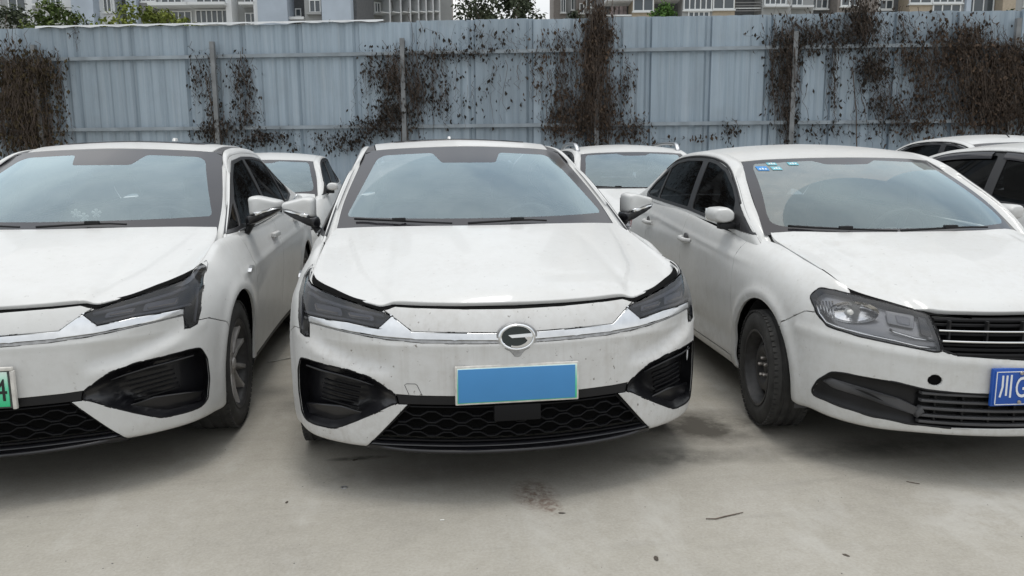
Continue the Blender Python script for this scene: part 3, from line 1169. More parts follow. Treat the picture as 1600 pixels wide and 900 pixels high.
AION = dict(
    plan=[(0, 0), (.25, .022), (.42, .062), (.5, .085), (.58, .115), (.66, .155), (.72, .195), (.78, .245), (.84, .315), (.88, .395), (.91, .51), (.928, .70),
          (.935, .95), (.93, 1.4), (.92, 2.0), (.918, 2.6), (.925, 3.2), (.93, 3.7), (.915, 4.15), (.87, 4.45), (.76, 4.66), (.5, 4.77), (.25, 4.80), (0, 4.81)],
    keys={
        0: list(zip([.10, .03, .012, .004, 0, 0, .004, .010, .022, .042, .068, .092], [.20, .215, .25, .32, .42, .53, .62, .66, .70, .74, .775, .790])),
        2: list(zip([.10, .03, .012, .004, 0, 0, .004, .010, .022, .042, .068, .095], [.20, .215, .25, .32, .42, .53, .62, .66, .70, .74, .778, .797])),
        5: list(zip([.10, .03, .010, .004, 0, 0, .004, .012, .025, .043, .066, .088], [.195, .21, .25, .32, .42, .53, .62, .67, .715, .755, .79, .812])),
        7: list(zip([.10, .03, .010, .004, 0, 0, .004, .013, .028, .047, .072, .095], [.195, .21, .25, .32, .42, .53, .62, .68, .73, .775, .815, .842])),
        9: list(zip([.10, .03, .010, .003, 0, 0, .003, .010, .024, .043, .064, .085], [.195, .21, .25, .32, .42, .53, .635, .70, .76, .81, .848, .872])),
        11: list(zip([.08, .02, .010, .005, .003, 0, .002, .010, .028, .057, .088, .118], [.20, .215, .25, .32, .42, .53, .66, .74, .80, .85, .885, .900])),
        12: list(zip([.08, .03, .015, .008, .004, 0, .000, .011, .034, .068, .100, .130], [.19, .21, .25, .32, .42, .53, .68, .765, .835, .895, .940, .955])),
        13: list(zip([.12, .07, .035, .030, .022, .012, .000, .002, .018, .036, .056, .076], [.18, .20, .25, .32, .42, .53, .68, .76, .83, .89, .940, .962])),
        15: list(zip([.12, .07, .035, .030, .022, .012, .000, .002, .018, .036, .056, .076], [.18, .20, .25, .32, .42, .53, .70, .78, .86, .92, .965, .990])),
        17: list(zip([.08, .03, .012, .005, .002, 0, .000, .005, .030, .055, .080, .100], [.20, .22, .27, .34, .44, .55, .70, .80, .90, .98, 1.03, 1.055])),
        20: list(zip([.10, .04, .015, .005, 0, 0, .010, .020, .035, .050, .070, .090], [.25, .27, .30, .38, .48, .60, .72, .82, .92, 1.0, 1.06, 1.085])),
        23: list(zip([.10, .04, .015, .005, 0, 0, .010, .020, .035, .050, .070, .090], [.25, .27, .30, .38, .48, .60, .72, .82, .92, 1.0, 1.06, 1.09])),
    },
    disp=aion_disp, hood_disp=aion_hood_disp,
    hood_front=[(0, .089, .789), (.207, .104, .790), (.319, .126, .792), (.45, .160, .795), (.476, .168, .794), (.519, .174, .786), (.559, .196, .793), (.631, .247, .803),
                (.72, .321, .818), (.774, .378, .832), (.804, .416, .845), (.818, .440, .861)],
    hood_rear=[(0, 1.06, 1.026), (.37, 1.10, 1.026), (.6, 1.17, 1.020), (.757, 1.25, 1.010)],
    hood_mid=[(0, .089, .789), (0, .12, .815), (0, .30, .872), (0, .55, .935), (0, .80, .984), (0, 1.06, 1.026)],
    hood_side=[(.818, .440, .861), (.812, .60, .890), (.807, .80, .922), (.797, 1.0, .960), (.78, 1.15, .990), (.757, 1.25, 1.010)],
    ws_bot=[(0, 1.02, .998), (.37, 1.06, .998), (.6, 1.14, .993), (.768, 1.25, .985)],
    ws_top=[(0, 2.03, 1.450), (.3, 2.06, 1.443), (.5, 2.10, 1.434), (.612, 2.135, 1.424)],
    ws_mid=[(0, 1.02, .998), (0, 1.35, 1.168), (0, 1.70, 1.326), (0, 2.03, 1.450)],
    ws_side=[(.768, 1.25, .985), (.722, 1.56, 1.148), (.662, 1.87, 1.302), (.612, 2.135, 1.424)],
    roof_front=[(0, 2.034, 1.455), (.3, 2.064, 1.448), (.45, 2.095, 1.441), (.553, 2.122, 1.433)],
    roof_rear=[(0, 3.62, 1.415), (.3, 3.62, 1.408), (.52, 3.62, 1.385)],
    roof_mid=[(0, 2.034, 1.455), (0, 2.2, 1.488), (0, 2.5, 1.511), (0, 2.9, 1.512), (0, 3.3, 1.475), (0, 3.62, 1.415)],
    roof_side=[(.553, 2.122, 1.433), (.562, 2.3, 1.464), (.567, 2.6, 1.482), (.562, 3.0, 1.478), (.548, 3.3, 1.446), (.52, 3.62, 1.385)],
    rail_in=[(.772, 1.10, .915), (.726, 1.56, 1.150), (.666, 1.87, 1.304), (.617, 2.13, 1.426), (.606, 2.35, 1.456), (.608, 2.7, 1.470), (.60, 3.1, 1.455), (.580, 3.45, 1.395),
             (.56, 3.70, 1.325), (.58, 4.05, 1.21), (.60, 4.30, 1.115)],
    rail_out=[(.822, 1.00, .885), (.764, 1.48, 1.120), (.706, 1.82, 1.287), (.660, 2.10, 1.394), (.662, 2.35, 1.423), (.664, 2.7, 1.432), (.660, 3.1, 1.418), (.650, 3.45, 1.362),
              (.665, 3.72, 1.280), (.730, 4.05, 1.150), (.775, 4.30, 1.075)],
    belt=[(.842, .98, .890), (.860, 1.5, .962), (.852, 2.0, .975), (.845, 2.6, .988), (.842, 3.1, 1.010), (.838, 3.5, 1.035), (.832, 3.9, 1.055), (.80, 4.32, 1.068)],
    rw_top=[(0, 3.625, 1.412), (.3, 3.625, 1.405), (.55, 3.64, 1.36)],
    rw_bot=[(0, 4.33, 1.115), (.3, 4.32, 1.115), (.60, 4.30, 1.108)],
    rw_mid=[(0, 3.625, 1.412), (0, 4.0, 1.27), (0, 4.33, 1.115)],
    rw_side=[(.55, 3.64, 1.36), (.57, 4.0, 1.235), (.60, 4.30, 1.108)],
    trunk_rear=[(0, 4.73, 1.10), (.4, 4.70, 1.09), (.74, 4.58, 1.075)],
    trunk_mid=[(0, 4.33, 1.115), (0, 4.55, 1.12), (0, 4.73, 1.10)],
    trunk_side=[(.60, 4.30, 1.108), (.70, 4.45, 1.08), (.74, 4.58, 1.075)],
)


def build_aion():
    b = build_shell(AION)
    root = empty('electric_saloon')
    s = b.body
    front = lambda c: c.y < 0.62
    side = lambda c: c.x > 0.55 and c.y > 0.2
    outer = lambda c: c.x > 0.836 and c.y > 0.3
    # wheel arches first
    s.cut('arch', 'side', circle(.90, .338, .372, 44), lambda c: c.x > 0.6 and c.y < 2)
    s.cut('arch', 'side', circle(3.65, .338, .372, 44), lambda c: c.x > 0.6 and c.y > 2)
    HL = [(.840, .878), (.826, .890), (.818, .856), (.803, .842), (.75, .823), (.688, .806), (.601, .784), (.517, .761), (.475, .746), (.530, .700), (.580, .706), (.651, .717),
          (.740, .7205), (.811, .725), (.814, .640), (.832, .638), (.854, .648), (.864, .706), (.864, .798), (.852, .858)]
    s.cut('lamp', 'front', HL, front)
    seal = [(0, .770), (.209, .772), (.377, .776), (.462, .780), (.500, .768), (.517, .763), (.601, .785), (.688, .807), (.75, .824), (.803, .843), (.818, .857), (.825, .95), (0, .95)]
    s.cut('seal', 'front', seal, front)
    s.cut('upper', 'front', [(-.01, .684), (.085, .685), (.252, .6885), (.402, .691), (.452, .729), (.485, .752), (.504, .764), (.52, .78), (-.01, .80)], front)
    s.cut('strip', 'front', [(-.01, .655), (.088, .6555), (.253, .659), (.399, .662), (.522, .669), (.652, .684), (.811, .700), (.811, .731), (.740, .726), (.651, .722),
                             (.58, .712), (.53, .705), (.475, .752), (.46, .74), (.402, .6915), (.252, .689), (-.01, .6855)], front)
    s.cut('strip_low', 'front', [(-.01, .646), (.095, .646), (.217, .647), (.363, .649), (.510, .661), (.652, .679), (.811, .696), (.811, .701), (.652, .685), (.522, .670), (.40, .663), (.253, .660), (-.01, .656)], front)
    FOG = round_poly([(.866, .520), (.858, .542), (.831, .546), (.748, .541), (.657, .533), (.609, .521), (.562, .506), (.518, .476), (.475, .445), (.462, .405), (.491, .398),
                      (.557, .360), (.635, .319), (.704, .282), (.735, .272), (.806, .270), (.847, .273), (.868, .296), (.878, .389), (.876, .481)], .012, 3)
    s.cut('fog', 'front', FOG, front)
    s.cut('band', 'front', [(-.01, .438), (.251, .438), (.401, .4385), (.470, .442), (.462, .402), (.425, .402), (-.01, .402)], front)
    s.cut('grille', 'front', [(-.01, .4025), (.425, .4025), (.572, .236), (-.01, .236)], front)
    s.cut('lip', 'front', [(-.01, .2365), (.572, .2365), (.602, .196), (.55, .15), (-.01, .15)], front)
    s.cut('fender', 'side', [(.15, .675), (.42, .660), (.575, .612), (.9, .30), (1.30, .10), (1.36, .22), (1.375, .6), (1.34, .8), (1.24, 1.1), (.15, 1.1)], lambda c: c.x > (.836 if c.y < .55 else .6))
    s.cut('sill', 'side', [(1.24, .262), (3.34, .262), (3.34, .05), (1.24, .05)], side, over=('rest', 'fender'))
    s.cut('front_door', 'side', [(1.36, .262), (1.375, .6), (1.34, .8), (1.24, 1.1), (2.40, 1.1), (2.43, .7), (2.41, .262)], side)
    s.cut('rear_door', 'side', [(2.41, .262), (2.43, .7), (2.40, 1.1), (3.50, 1.1), (3.46, .85), (3.30, .66), (3.22, .262)], side)
    s.cut('tail_lamp', 'side', [(4.2, .84), (4.9, .84), (4.9, .92), (4.2, .94)], lambda c: c.y > 4.2)
    s.cut('rear_bumper', 'side', [(4.03, .05), (4.03, .64), (4.95, .68), (4.95, .05)], lambda c: c.y > 3.9)
    paint = M['paint_a']
    whole('front_bumper', panel(s_front(s), .005, .0015), paint, root)
    both('fender', panel(s.part('fender'), .014, .002), paint, root)
    for nm in ('front_door', 'rear_door'):
        pr = both(nm, panel(s.part(nm), .014, .0025), paint, root)
        hy = 2.22 if nm == 'front_door' else 3.26
        hz = .885 if nm == 'front_door' else .925
        for o, sg in zip(pr, (1, -1)):
            V, F = rbox(-.012, .018, -.10, .10, -.016, .016, .008, 3)
            mk('door_handle', V * [sg, 1, 1] + np.array([sg * .905, hy, hz]), F if sg > 0 else [tuple(reversed(f)) for f in F], paint, o, angle=50)
    both('sill_trim', panel(s.part('sill'), .01, .001), M['black'], root)
    q = s_rear(s)
    both('rear_quarter', panel(q, .014, .0015), paint, root)
    both('tail_lamp', panel(s.part('tail_lamp'), .014, .001, .002), M['red_lens'], root)
    whole('rear_bumper', panel(s.part('rear_bumper'), .014, .0015), paint, root)
    # dark inner shell behind every gap
    allp = s.part('rest', 'fender', 'front_door', 'rear_door', 'tail_lamp', 'rear_bumper', 'seal', 'band', 'strip', 'upper', 'strip_low')
    whole('inner_shell', offset(allp, -.022), M['void'], root)
    whole('bonnet_seal', offset(s.part('seal'), -.016), M['void'], root)
    ug = whole('grille_panel', panel(s.part('upper'), .014, .0012, .001), M['paint_c'], root)
    st = whole('bright_strip', panel(s.part('strip'), .012, .0008, .005, .003), M['satin'], root)
    p = panel(s.part('strip_low'), .012, .0002, .001, .001)
    q2 = cat([p, mirror(p)])
    mk('strip_grey_edge', q2[0], q2[2], M['emblem_back'], st, q2[1])  # grey metal edge along the bottom of the bright strip
    # lamps
    LP = s.part('lamp')
    for sg in (1, -1):
        p = LP if sg > 0 else mirror(LP)
        hl = empty('headlight'); hl.parent = root
        pan = panel(p, .010, .002, .0015, skip_x0=False)
        mk('lens', pan[0], pan[2], M['lens_smoke'], hl, pan[1])
        gl_ = [(sg * x, front_y(b, x, z) + .001, z) for x, z in HL]
        Vr, Fr = tube(gl_ + gl_[:1], .0016, 5, cap=False); mk('gasket', Vr, Fr, M['black'], hl)
        ins = offset(p, -.035)
        mk('housing', ins[0], ins[2], M['lamp_dark'], hl, ins[1])
        rm = panel(p, .036, .0025, -.001, .0, skip_x0=False)
        mk('housing_wall', rm[0], rm[2][len(p[2]):], M['lamp_dark'], hl, rm[1])
        # bright bezel ledge at the top, two lamp modules with light guides, vertical marker
        def fy(x, z, d): return front_y(b, x, z) + d
        led = [(.505, .752), (.60, .766), (.69, .783), (.76, .798), (.815, .818)]
        path = [(sg * x, fy(x, z, .016), z - .010) for x, z in led]
        V, F = tube(path, .008, 6, squash=(1, 1.0)); mk('bezel', V, F, M['lamp_mid'], hl)
        for mx0, mx1, mz0, mz1 in ((.545, .645, .722, .752), (.672, .785, .733, .772)):
            poly = round_poly([(mx0, mz0), (mx1, mz0 + .010), (mx1 + .004, mz1), (mx0 + .006, mz1 - .010)], .008, 3)
            V, F = poly_slab([(sg * x, z) for x, z in poly], lambda x, z: fy(abs(x), z, .030), .010, .003)
            mk('lamp_module', V, F, M['lamp_mid'], hl, angle=30)
            gl = [(mx1 + .002, mz1 - .004), (mx1 - .006, mz0 + .018), (mx0 + .020, mz0 + .012)]
            V, F = tube([(sg * x, fy(x, z, .014), z) for x, z in gl], .0032, 6)
            mk('light_guide', V, F, M['led_dim'], hl)
        V, F = tube([(sg * x, fy(x, z, .012), z) for x, z in ((.845, .80), (.849, .74), (.842, .66))], .006, 6)
        mk('marker_bar', V, F, M['lamp_mid'], hl)
        V, F = tube([(sg * x, fy(x, z, .014), z) for x, z in ((.545, .708), (.651, .724), (.74, .728), (.83, .735))], .005, 6)
        mk('lower_rib', V, F, M['lamp_mid'], hl)
    # fog pockets: the cut patch sinks inwards
    fp = s.part('fog')
    V, Nn, F = fp
    bd = boundary(V, F, False)
    bp = np.array([V[a] for a, _ in bd])
    dist = np.array([np.min(np.linalg.norm(bp - v, axis=1)) for v in V])
    sink = np.clip(dist / .035, 0, 1); sink = sink * sink * (3 - 2 * sink)
    inner = np.exp(-((V[:, 0] - .50) / .05) ** 2)
    Vs = V.copy(); Vs[:, 1] += .001 + (.012 * np.clip(dist / .006, 0, 1)) + .085 * sink * (1 - .8 * inner)
    Vs[:, 0] -= .02 * sink * np.clip((V[:, 0] - .75) / .1, 0, 1)
    for sg in (1, -1):
        fo = empty('fog_pocket'); fo.parent = root
        V2 = Vs * [sg, 1, 1]; F2 = F if sg > 0 else [tuple(reversed(f)) for f in F]
        mk('pocket_shell', V2, F2, M['black_gloss'], fo, angle=50)
        ring = [(sg * x, front_y(b, x, z) + .003, z) for x, z in FOG]
        Vr, Fr = tube(ring + ring[:1], .0034, 6, cap=False); mk('pocket_rim', Vr, Fr, M['mesh'], fo)
        for k in range(5):
            z = .375 + k * .021
            x0, x1 = .625 - k * .004, .775 - k * .004
            pts = [(sg * x, front_y(b, x, z) + .058 - .012 * k * 0 + .0, z + (x - .7) * .12) for x in np.linspace(x0, x1, 6)]
            Vb, Fb = sweep_bar(pts, .005, .020)
            mk('pocket_slat', Vb, Fb if sg > 0 else [tuple(reversed(f)) for f in Fb], M['mesh'], fo, angle=30)
        # deflector plate low in the pocket and winglet above
        P0 = [(.60, .345), (.69, .365), (.80, .352), (.85, .335), (.838, .292), (.74, .285), (.70, .295)]
        Vb, Fb = poly_slab([(sg * x, z) for x, z in P0], lambda x, z: front_y(b, abs(x), z) + .070 - (z - .29) * .25, .015, .006)
        mk('deflector', Vb, Fb, M['black_gloss'], fo, angle=30)
        pts = [(sg * x, front_y(b, x, z) + .030, z) for x, z in ((.555, .468), (.60, .482), (.68, .498), (.76, .506), (.83, .512))]
        Vb, Fb = tube(pts, [.005, .010, .012, .012, .008], 8, squash=(1, .55))
        mk('winglet', Vb, Fb, M['black_gloss'], fo)
    # band, mesh grille, lip
    whole('lower_band', panel(s.part('band'), .03, .0005, -.003), M['black'], root)
    lg = empty('lower_grille'); lg.parent = root
    gp = s.part('grille')
    p = offset(gp, -.055); p = cat([p, mirror(p)])
    mk('grille_back', p[0], p[2], M['void'], lg, p[1])
    rows = 5
    for k in range(rows + 1):
        z = .250 + (.392 - .250) * k / rows
        xe = np.interp(z, [.236, .4025], [.566, .420]) - .012
        pts = []; cw = .058
        n = int(xe // (cw / 2))
        up = (k % 2 == 0)
        for i in range(-n - 1, n + 2):
            x = max(-xe, min(xe, i * cw / 2))
            hi = ((i // 2 + k) % 2 == 0) if True else up
            zz = z + (.0085 if hi else -.0085)
            if k in (0, rows): zz = z
            pts.append((x, front_y(b, x, z) + .030, zz))
        V, F = sweep_bar(pts, .0055, .022)
        mk('grille_bar', V, F, M['mesh'], lg, angle=25)
    V, F = rbox(-.093, .093, front_y(b, 0, .36) - .002, front_y(b, 0, .36) + .05, .333, .400, .006)
    mk('radar_cover', V, F, M['mesh'], lg, angle=40)
    for sg in (1, -1):
        pts = [(sg * x, front_y(b, x, z) + .018, z) for x, z in ((.418, .398), (.47, .343), (.52, .287), (.566, .236))]
        V, F = tube(pts, .006, 6); mk('grille_edge', V, F, M['black'], lg)
    lip = whole('chin_lip', panel(offset(s.part('lip'), .010), .03, .0, .0, .006), M['black_gloss'], root)
    xs = np.linspace(-.585, .585, 41)
    pts = [(x, front_y(b, x, .225) - .016 + .04 * (abs(x) / .585) ** 8, .213 + .012 * (abs(x) / .585) ** 6) for x in xs]
    V, F = tube(pts, .011, 8, squash=(1.2, .8)); mk('lip_edge', V, F, M['black_gloss'], lip)
    # tow cover line on the bumper (viewer's left)
    tc = [(-.418, .438), (-.436, .482), (-.428, .487), (-.395, .487), (-.388, .482), (-.368, .438)]
    V, F = tube([(x, front_y(b, x, z) - .0004, z) for x, z in tc], .0011, 5)
    mk('tow_cover_seam', V, F, M['trim_dark'], root)
    # bonnet, glass, roof
    hp = panel(b.hood.part('rest'), .022, .003, 0, .004)
    whole('bonnet', hp, M['paint_a'], root)
    clear = round_poly([(-.01, 1.056), (.40, 1.058), (.695, 1.062), (.700, 1.075), (.545, 1.372), (.500, 1.396), (.222, 1.409), (.205, 1.405), (.165, 1.352), (.15, 1.348), (-.01, 1.348)], .02, 4)
    b.ws.cut('clear', 'front', clear)
    w = whole('windscreen', b.ws.part('clear'), M['ws_a'], root)
    fr = b.ws.part('rest')
    fr = cat([fr, mirror(fr)])
    mk('black_band', fr[0], fr[2], M['frit'], w, fr[1])
    b.roof.cut('sunroof', 'top', round_poly([(-.02, 2.32), (.40, 2.33), (.44, 2.37), (.44, 3.20), (.40, 3.24), (-.02, 3.24)], .02, 3))
    whole('roof', panel(b.roof.part('rest'), .014, .0015, 0, .004), M['paint_a'], root)
    whole('sunroof', panel(b.roof.part('sunroof'), .01, .002, .006, .004), M['frit'], root)
    I = curve(AION['rail_in'], n=70); Rs = curve(AION['roof_side'], n=40)
    k0 = np.argmin(abs(I[:, 1] - 2.12)); k1 = np.argmin(abs(I[:, 1] - 3.62))
    seg = I[k0:k1 + 1]
    inn = np.stack([np.interp(seg[:, 1], Rs[:, 1], Rs[:, c]) for c in range(3)], 1)
    nV = np.concatenate([inn + [0.004, 0, -.010], (inn + seg) / 2 + [0, 0, -.008], seg + [-.004, 0, -.008]])
    m = len(seg)
    nF = [(r * m + i, (r + 1) * m + i, (r + 1) * m + i + 1, r * m + i + 1) for r in range(2) for i in range(m - 1)]
    both('roof_ditch_trim', (nV + [0, 0, .004], nF), M['grey_plastic'], root)
    both('pillar_lining', offset(b.rail.part('rest'), -.016), M['interior'], root)
    both('roof_rail_pillar', panel(b.rail.part('rest'), .012, 0, 0, .003, False), M['paint_a'], root)
    # side glass
    DLO = round_poly([(1.02, .970), (1.02, .985), (1.17, .990), (1.50, 1.126), (1.84, 1.275), (2.10, 1.372), (2.40, 1.403), (2.75, 1.408), (3.10, 1.394), (3.40, 1.343), (3.62, 1.270), (3.76, 1.185), (3.70, 1.105), (3.3, 1.045), (2.4, 1.003)], .03, 4)
    b.side.cut('dlo', 'side', DLO)
    fg = round_poly([(1.45, 1.008), (1.62, 1.145), (1.86, 1.262), (2.11, 1.352), (2.38, 1.385), (2.39, 1.022)], .02, 3)
    tg = round_poly([(1.235, .992), (1.415, 1.003), (1.57, 1.128), (1.50, 1.103)], .01, 3)
    rg = round_poly([(2.45, 1.024), (2.44, 1.388), (2.75, 1.391), (3.08, 1.377), (3.22, 1.352), (3.25, 1.058)], .02, 3)
    qg = round_poly([(3.285, 1.062), (3.262, 1.345), (3.40, 1.322), (3.60, 1.255), (3.725, 1.182), (3.68, 1.115)], .02, 3)
    for nm, pl in (('fg', fg), ('tg', tg), ('rg', rg), ('qg', qg)): b.side.cut(nm, 'side', pl, over=('dlo',))
    both('side_lining', offset(b.side.part('rest'), -.014), M['interior'], root)
    both('side_panel', panel(b.side.part('rest'), .012, .001, 0, .003, False), M['paint_a'], root)
    a1, a2 = both('window_surround', panel(b.side.part('dlo'), .008, .0, .002, .001, False), M['trim_dark'], root)
    for nm in ('fg', 'tg', 'rg', 'qg'):
        p = offset(b.side.part(nm), -.004)
        for o, q in ((a1, p), (a2, mirror(p))):
            mk('side_window', q[0], q[2], M['tint'], o, q[1])
    # bright line along the waist
    bl = [(.853 + .006, y, z) for y, z in ((1.30, .979), (1.6, .986), (2.4, 1.001), (3.3, 1.043), (3.68, 1.098))]
    for sg in (1, -1):
        V, F = tube([(sg * x, y, z) for x, y, z in curve(bl, n=24)], .005, 6); mk('waist_trim', V, F, M['satin'], root)
    for sg in (1, -1):
        rp = np.concatenate([curve(AION['rw_top'], n=10, sym=True), curve(AION['rw_side'], n=10)[1:], curve(AION['rw_bot'], n=10, sym=True)[::-1][1:]])
        V, F = tube((rp + [0, -.012, -.016]) * [sg, 1, 1], .020, 8); mk('rear_window_trim', V, F, M['interior'], root)
    whole('rear_window', offset(b.rw.part('rest'), 0), M['tint'], root)
    whole('boot_lid', panel(b.trunk.part('rest'), .014, .002), M['paint_a'], root)
    # shark-fin aerial
    V, F = rbox(-.022, .022, 3.20, 3.36, 1.46, 1.565, .012, 3)
    V[:, 0] *= np.interp(V[:, 2], [1.46, 1.565], [1, .45]); V[:, 1] = 3.28 + (V[:, 1] - 3.28) * np.interp(V[:, 2], [1.46, 1.565], [1, .4]) + (V[:, 2] - 1.46) * .5
    mk('aerial_fin', V, F, M['paint_f'], root, angle=60)
    # door mirrors
    for sg in (1, -1):
        mr = empty('door_mirror'); mr.parent = root
        cap = round_poly([(.884, 1.048), (.880, 1.160), (.925, 1.168), (1.062, 1.134), (1.068, 1.104), (.975, 1.074)], .020, 6)
        V, F = pillow([(sg * x, z) for x, z in cap], 1.42, 1.58, skew=(0, 0))
        V[:, 1] += np.interp(abs(V[:, 0]), [.87, 1.06], [0, .05])
        mk('mirror_cap', V, F, M['paint_f'], mr, angle=70)
        st_ = smooth_poly([(.905, 1.066), (.97, 1.082), (1.045, 1.098), (1.058, 1.096), (1.04, 1.088), (.97, 1.071), (.91, 1.055)], 30)
        V, F = pillow([(sg * x, z) for x, z in st_], 1.408, 1.50); V[:, 1] += np.interp(abs(V[:, 0]), [.87, 1.06], [0, .05])
        mk('mirror_bright_line', V, F, M['chrome'], mr, angle=60)
        lo = smooth_poly([(.872, 1.052), (.905, 1.058), (.97, 1.074), (1.04, 1.090), (1.058, 1.088), (1.03, 1.066), (.965, 1.032), (.905, 1.004), (.866, 1.0)], 40)
        V, F = pillow([(sg * x, z) for x, z in lo], 1.415, 1.575); V[:, 1] += np.interp(abs(V[:, 0]), [.87, 1.06], [0, .05])
        mk('mirror_base', V, F, M['black_gloss'], mr, angle=60)
        V, F = tube([(sg * .905, 1.50, 1.035), (sg * .885, 1.50, 1.0), (sg * .865, 1.50, .970), (sg * .845, 1.50, .945)], [.034, .032, .034, .040], 10, squash=(1.4, .6))
        mk('mirror_arm', V, F, M['black'], mr)
        V, F = rbox(.885, 1.045, 1.582, 1.588, 1.055, 1.135, .002)
        V[:, 1] += np.interp(abs(V[:, 0]), [.87, 1.06], [0, .05])
        mk('mirror_glass', V * [sg, 1, 1], F, M['mirror_glass'], mr, angle=40)
    # wipers
    def wsp(x, z, o=.012):
        r = b.ws.bvh.ray_cast(Vector((abs(x), -1, z)), Vector((0, 1, 0)))
        y = r[0].y if r[0] is not None else 1.1
        return (x, y - o * .6, z + o)
    wiper(root, [wsp(x, z) for x, z in ((-.66, 1.043), (-.55, 1.041), (-.43, 1.037), (-.30, 1.031), (-.16, 1.025))])
    wiper(root, [wsp(x, z) for x, z in ((-.08, 1.024), (.05, 1.030), (.18, 1.034), (.26, 1.034), (.34, 1.028))])
    # running gear
    for y in (.90, 3.65):
        for sg in (1, -1):
            wheel_alloy(root, sg * .805, y, .328, .328, .215, .222)
        V, F = cat([lathe([(.378, .44), (.378, .87)], 40)])
        V = V + np.array([0, y, .338])
        keep = [f for f in F if np.mean([V[i][2] for i in f]) > .20]
        both('wheel_liner', (V, keep), M['void'], root)
    cabin(root, 1.05, 1.0, 2.03, .80, 2.42, 1, 1.432, .53, 3.5)
    # charge / side badge on the front fender
    bd_ = [(1.115, .775), (1.15, .79), (1.20, .80), (1.205, .78), (1.17, .765)]
    for sg in (1, -1):
        Vb = np.array([(sg * .945, y, z) for y, z in bd_] + [(sg * .92, y, z) for y, z in bd_]); n = len(bd_)
        Fb = [tuple(range(n)), tuple(reversed(range(n, 2 * n)))] + [(i, (i + 1) % n, n + (i + 1) % n, n + i) for i in range(n)]
        mk('fender_badge', Vb, Fb, M['satin'], root, smooth=False)
    # oval emblem
    em = empty('emblem'); em.parent = root
    ey = front_y(b, 0, .668)
    dep = lambda x, z: ey + .004 + (abs(x) / .08) ** 2 * .003 - (.668 - z) * 0.10
    ell = lambda rx, rz, n=48: [(rx * math.cos(2 * math.pi * i / n), .668 + rz * math.sin(2 * math.pi * i / n)) for i in range(n)]
    bk = [p for p in ell(.088, .058) if not (p[1] < .620 and abs(p[0]) < .030)]
    bk2 = []
    for p in ell(.082, .057):
        x, z = p
        if z < .615 and abs(x) < .030: z -= .020 * max(0, 1 - (abs(x) / .024) ** 4)
        bk2.append((x, z))
    V, F = poly_slab(bk2, dep, .010, .003); mk('emblem_backing', V, F, M['emblem_back'], em, angle=30)
    n = 56; V = []; prof = [(0, 0), (.25, -.006), (.6, -.008), (1, -.002)]
    for i in range(n):
        t = 2 * math.pi * i / n
        for f, dy in prof:
            rx, rz = .074 - .014 * f, .052 - .0105 * f
            x, z = rx * math.cos(t), .668 + rz * math.sin(t)
            V.append((x, dep(x, z) - .010 + dy, z))
    k = len(prof); F = [(i * k + j, i * k + j + 1, ((i + 1) % n) * k + j + 1, ((i + 1) % n) * k + j) for i in range(n) for j in range(k - 1)]
    mk('emblem_ring', V, F, M['chrome'], em)
    V, F = poly_slab(ell(.063, .044), lambda x, z: dep(x, z) - .006, .006, .002); mk('emblem_field', V, F, M['emblem_dark'], em, angle=30)
    bar = [(-.036, .678), (.060, .6825), (.062, .669), (.030, .6675), (-.022, .6665)]
    V, F = poly_slab(bar, lambda x, z: dep(x, z) - .012, .005, .001); mk('emblem_bar', V, F, M['chrome'], em, angle=30)
    outer = [(.060 * math.cos(t), .668 + .040 * math.sin(t)) for t in np.linspace(R(2), R(-115), 16)]
    inn_ = [(.048 * math.cos(t) - .004, .668 + .033 * math.sin(t)) for t in np.linspace(R(-115), R(-22), 12)] + [(.030, .6665)]
    V, F = poly_slab(outer + inn_, lambda x, z: dep(x, z) - .012, .005, .0008); mk('emblem_hook', V, F, M['chrome'], em, angle=30)
    return root, b


def s_front(s):
    """white front bumper: what is left ahead of the fender seam"""
    if 'rest_f' not in s.names: s.names.append('rest_f')
    i = s.names.index('rest_f')
    for f in s.bm.faces:
        if s.names[f[s.tag]] == 'rest' and f.calc_center_median().y < 1.0: f[s.tag] = i
    return s.part('rest_f')


def s_rear(s):
    return s.part('rest')


# ------------------------------------------------------------------ the compact saloon (right front) and its plainer relatives behind
def sant_disp(G):
    x, y, z = np.abs(G[..., 0]), G[..., 1], G[..., 2]
    d = np.zeros_like(x)
    for cy in (0.865, 3.46):
        r = np.hypot(y - cy, z - 0.30)
        d += 0.012 * np.exp(-((r - 0.385) / 0.028) ** 2) * (x > 0.65)
    sd = np.clip((y - 0.9) / 0.4, 0, 1) * (y < 4.1)
    zc = np.interp(y, [0.7, 1.4, 3.0, 4.2], [0.79, 0.828, 0.930, 0.97])
    d += 0.007 * np.exp(-((z - zc) / 0.016) ** 2) * sd
    d -= 0.008 * np.exp(-((z - 0.36) / 0.05) ** 2) * sd * (y < 3.0)
    # bumper shelf under the grille and chin
    f = (y < 0.5)
    d += 0.008 * np.exp(-((z - np.interp(x, [0, .4, .6, .8], [.505, .525, .55, .585])) / 0.020) ** 2) * f
    return d


def sant_hood_disp(H):
    x, y = np.abs(H[..., 0]), H[..., 1]
    xc = np.interp(y, [0.1, 0.17, 0.45, 0.8, 1.1], [0.40, 0.42, 0.50, 0.54, 0.55])
    t = np.clip((x - xc + 0.03) / 0.06, 0, 1)
    w = np.clip((y - 0.11) / 0.10, 0, 1) * np.clip((1.1 - y) / 0.3, 0, 1)
    e = np.clip((0.71 - x) / 0.10, 0, 1)
    return -0.016 * w * (t * t * (3 - 2 * t)) * e


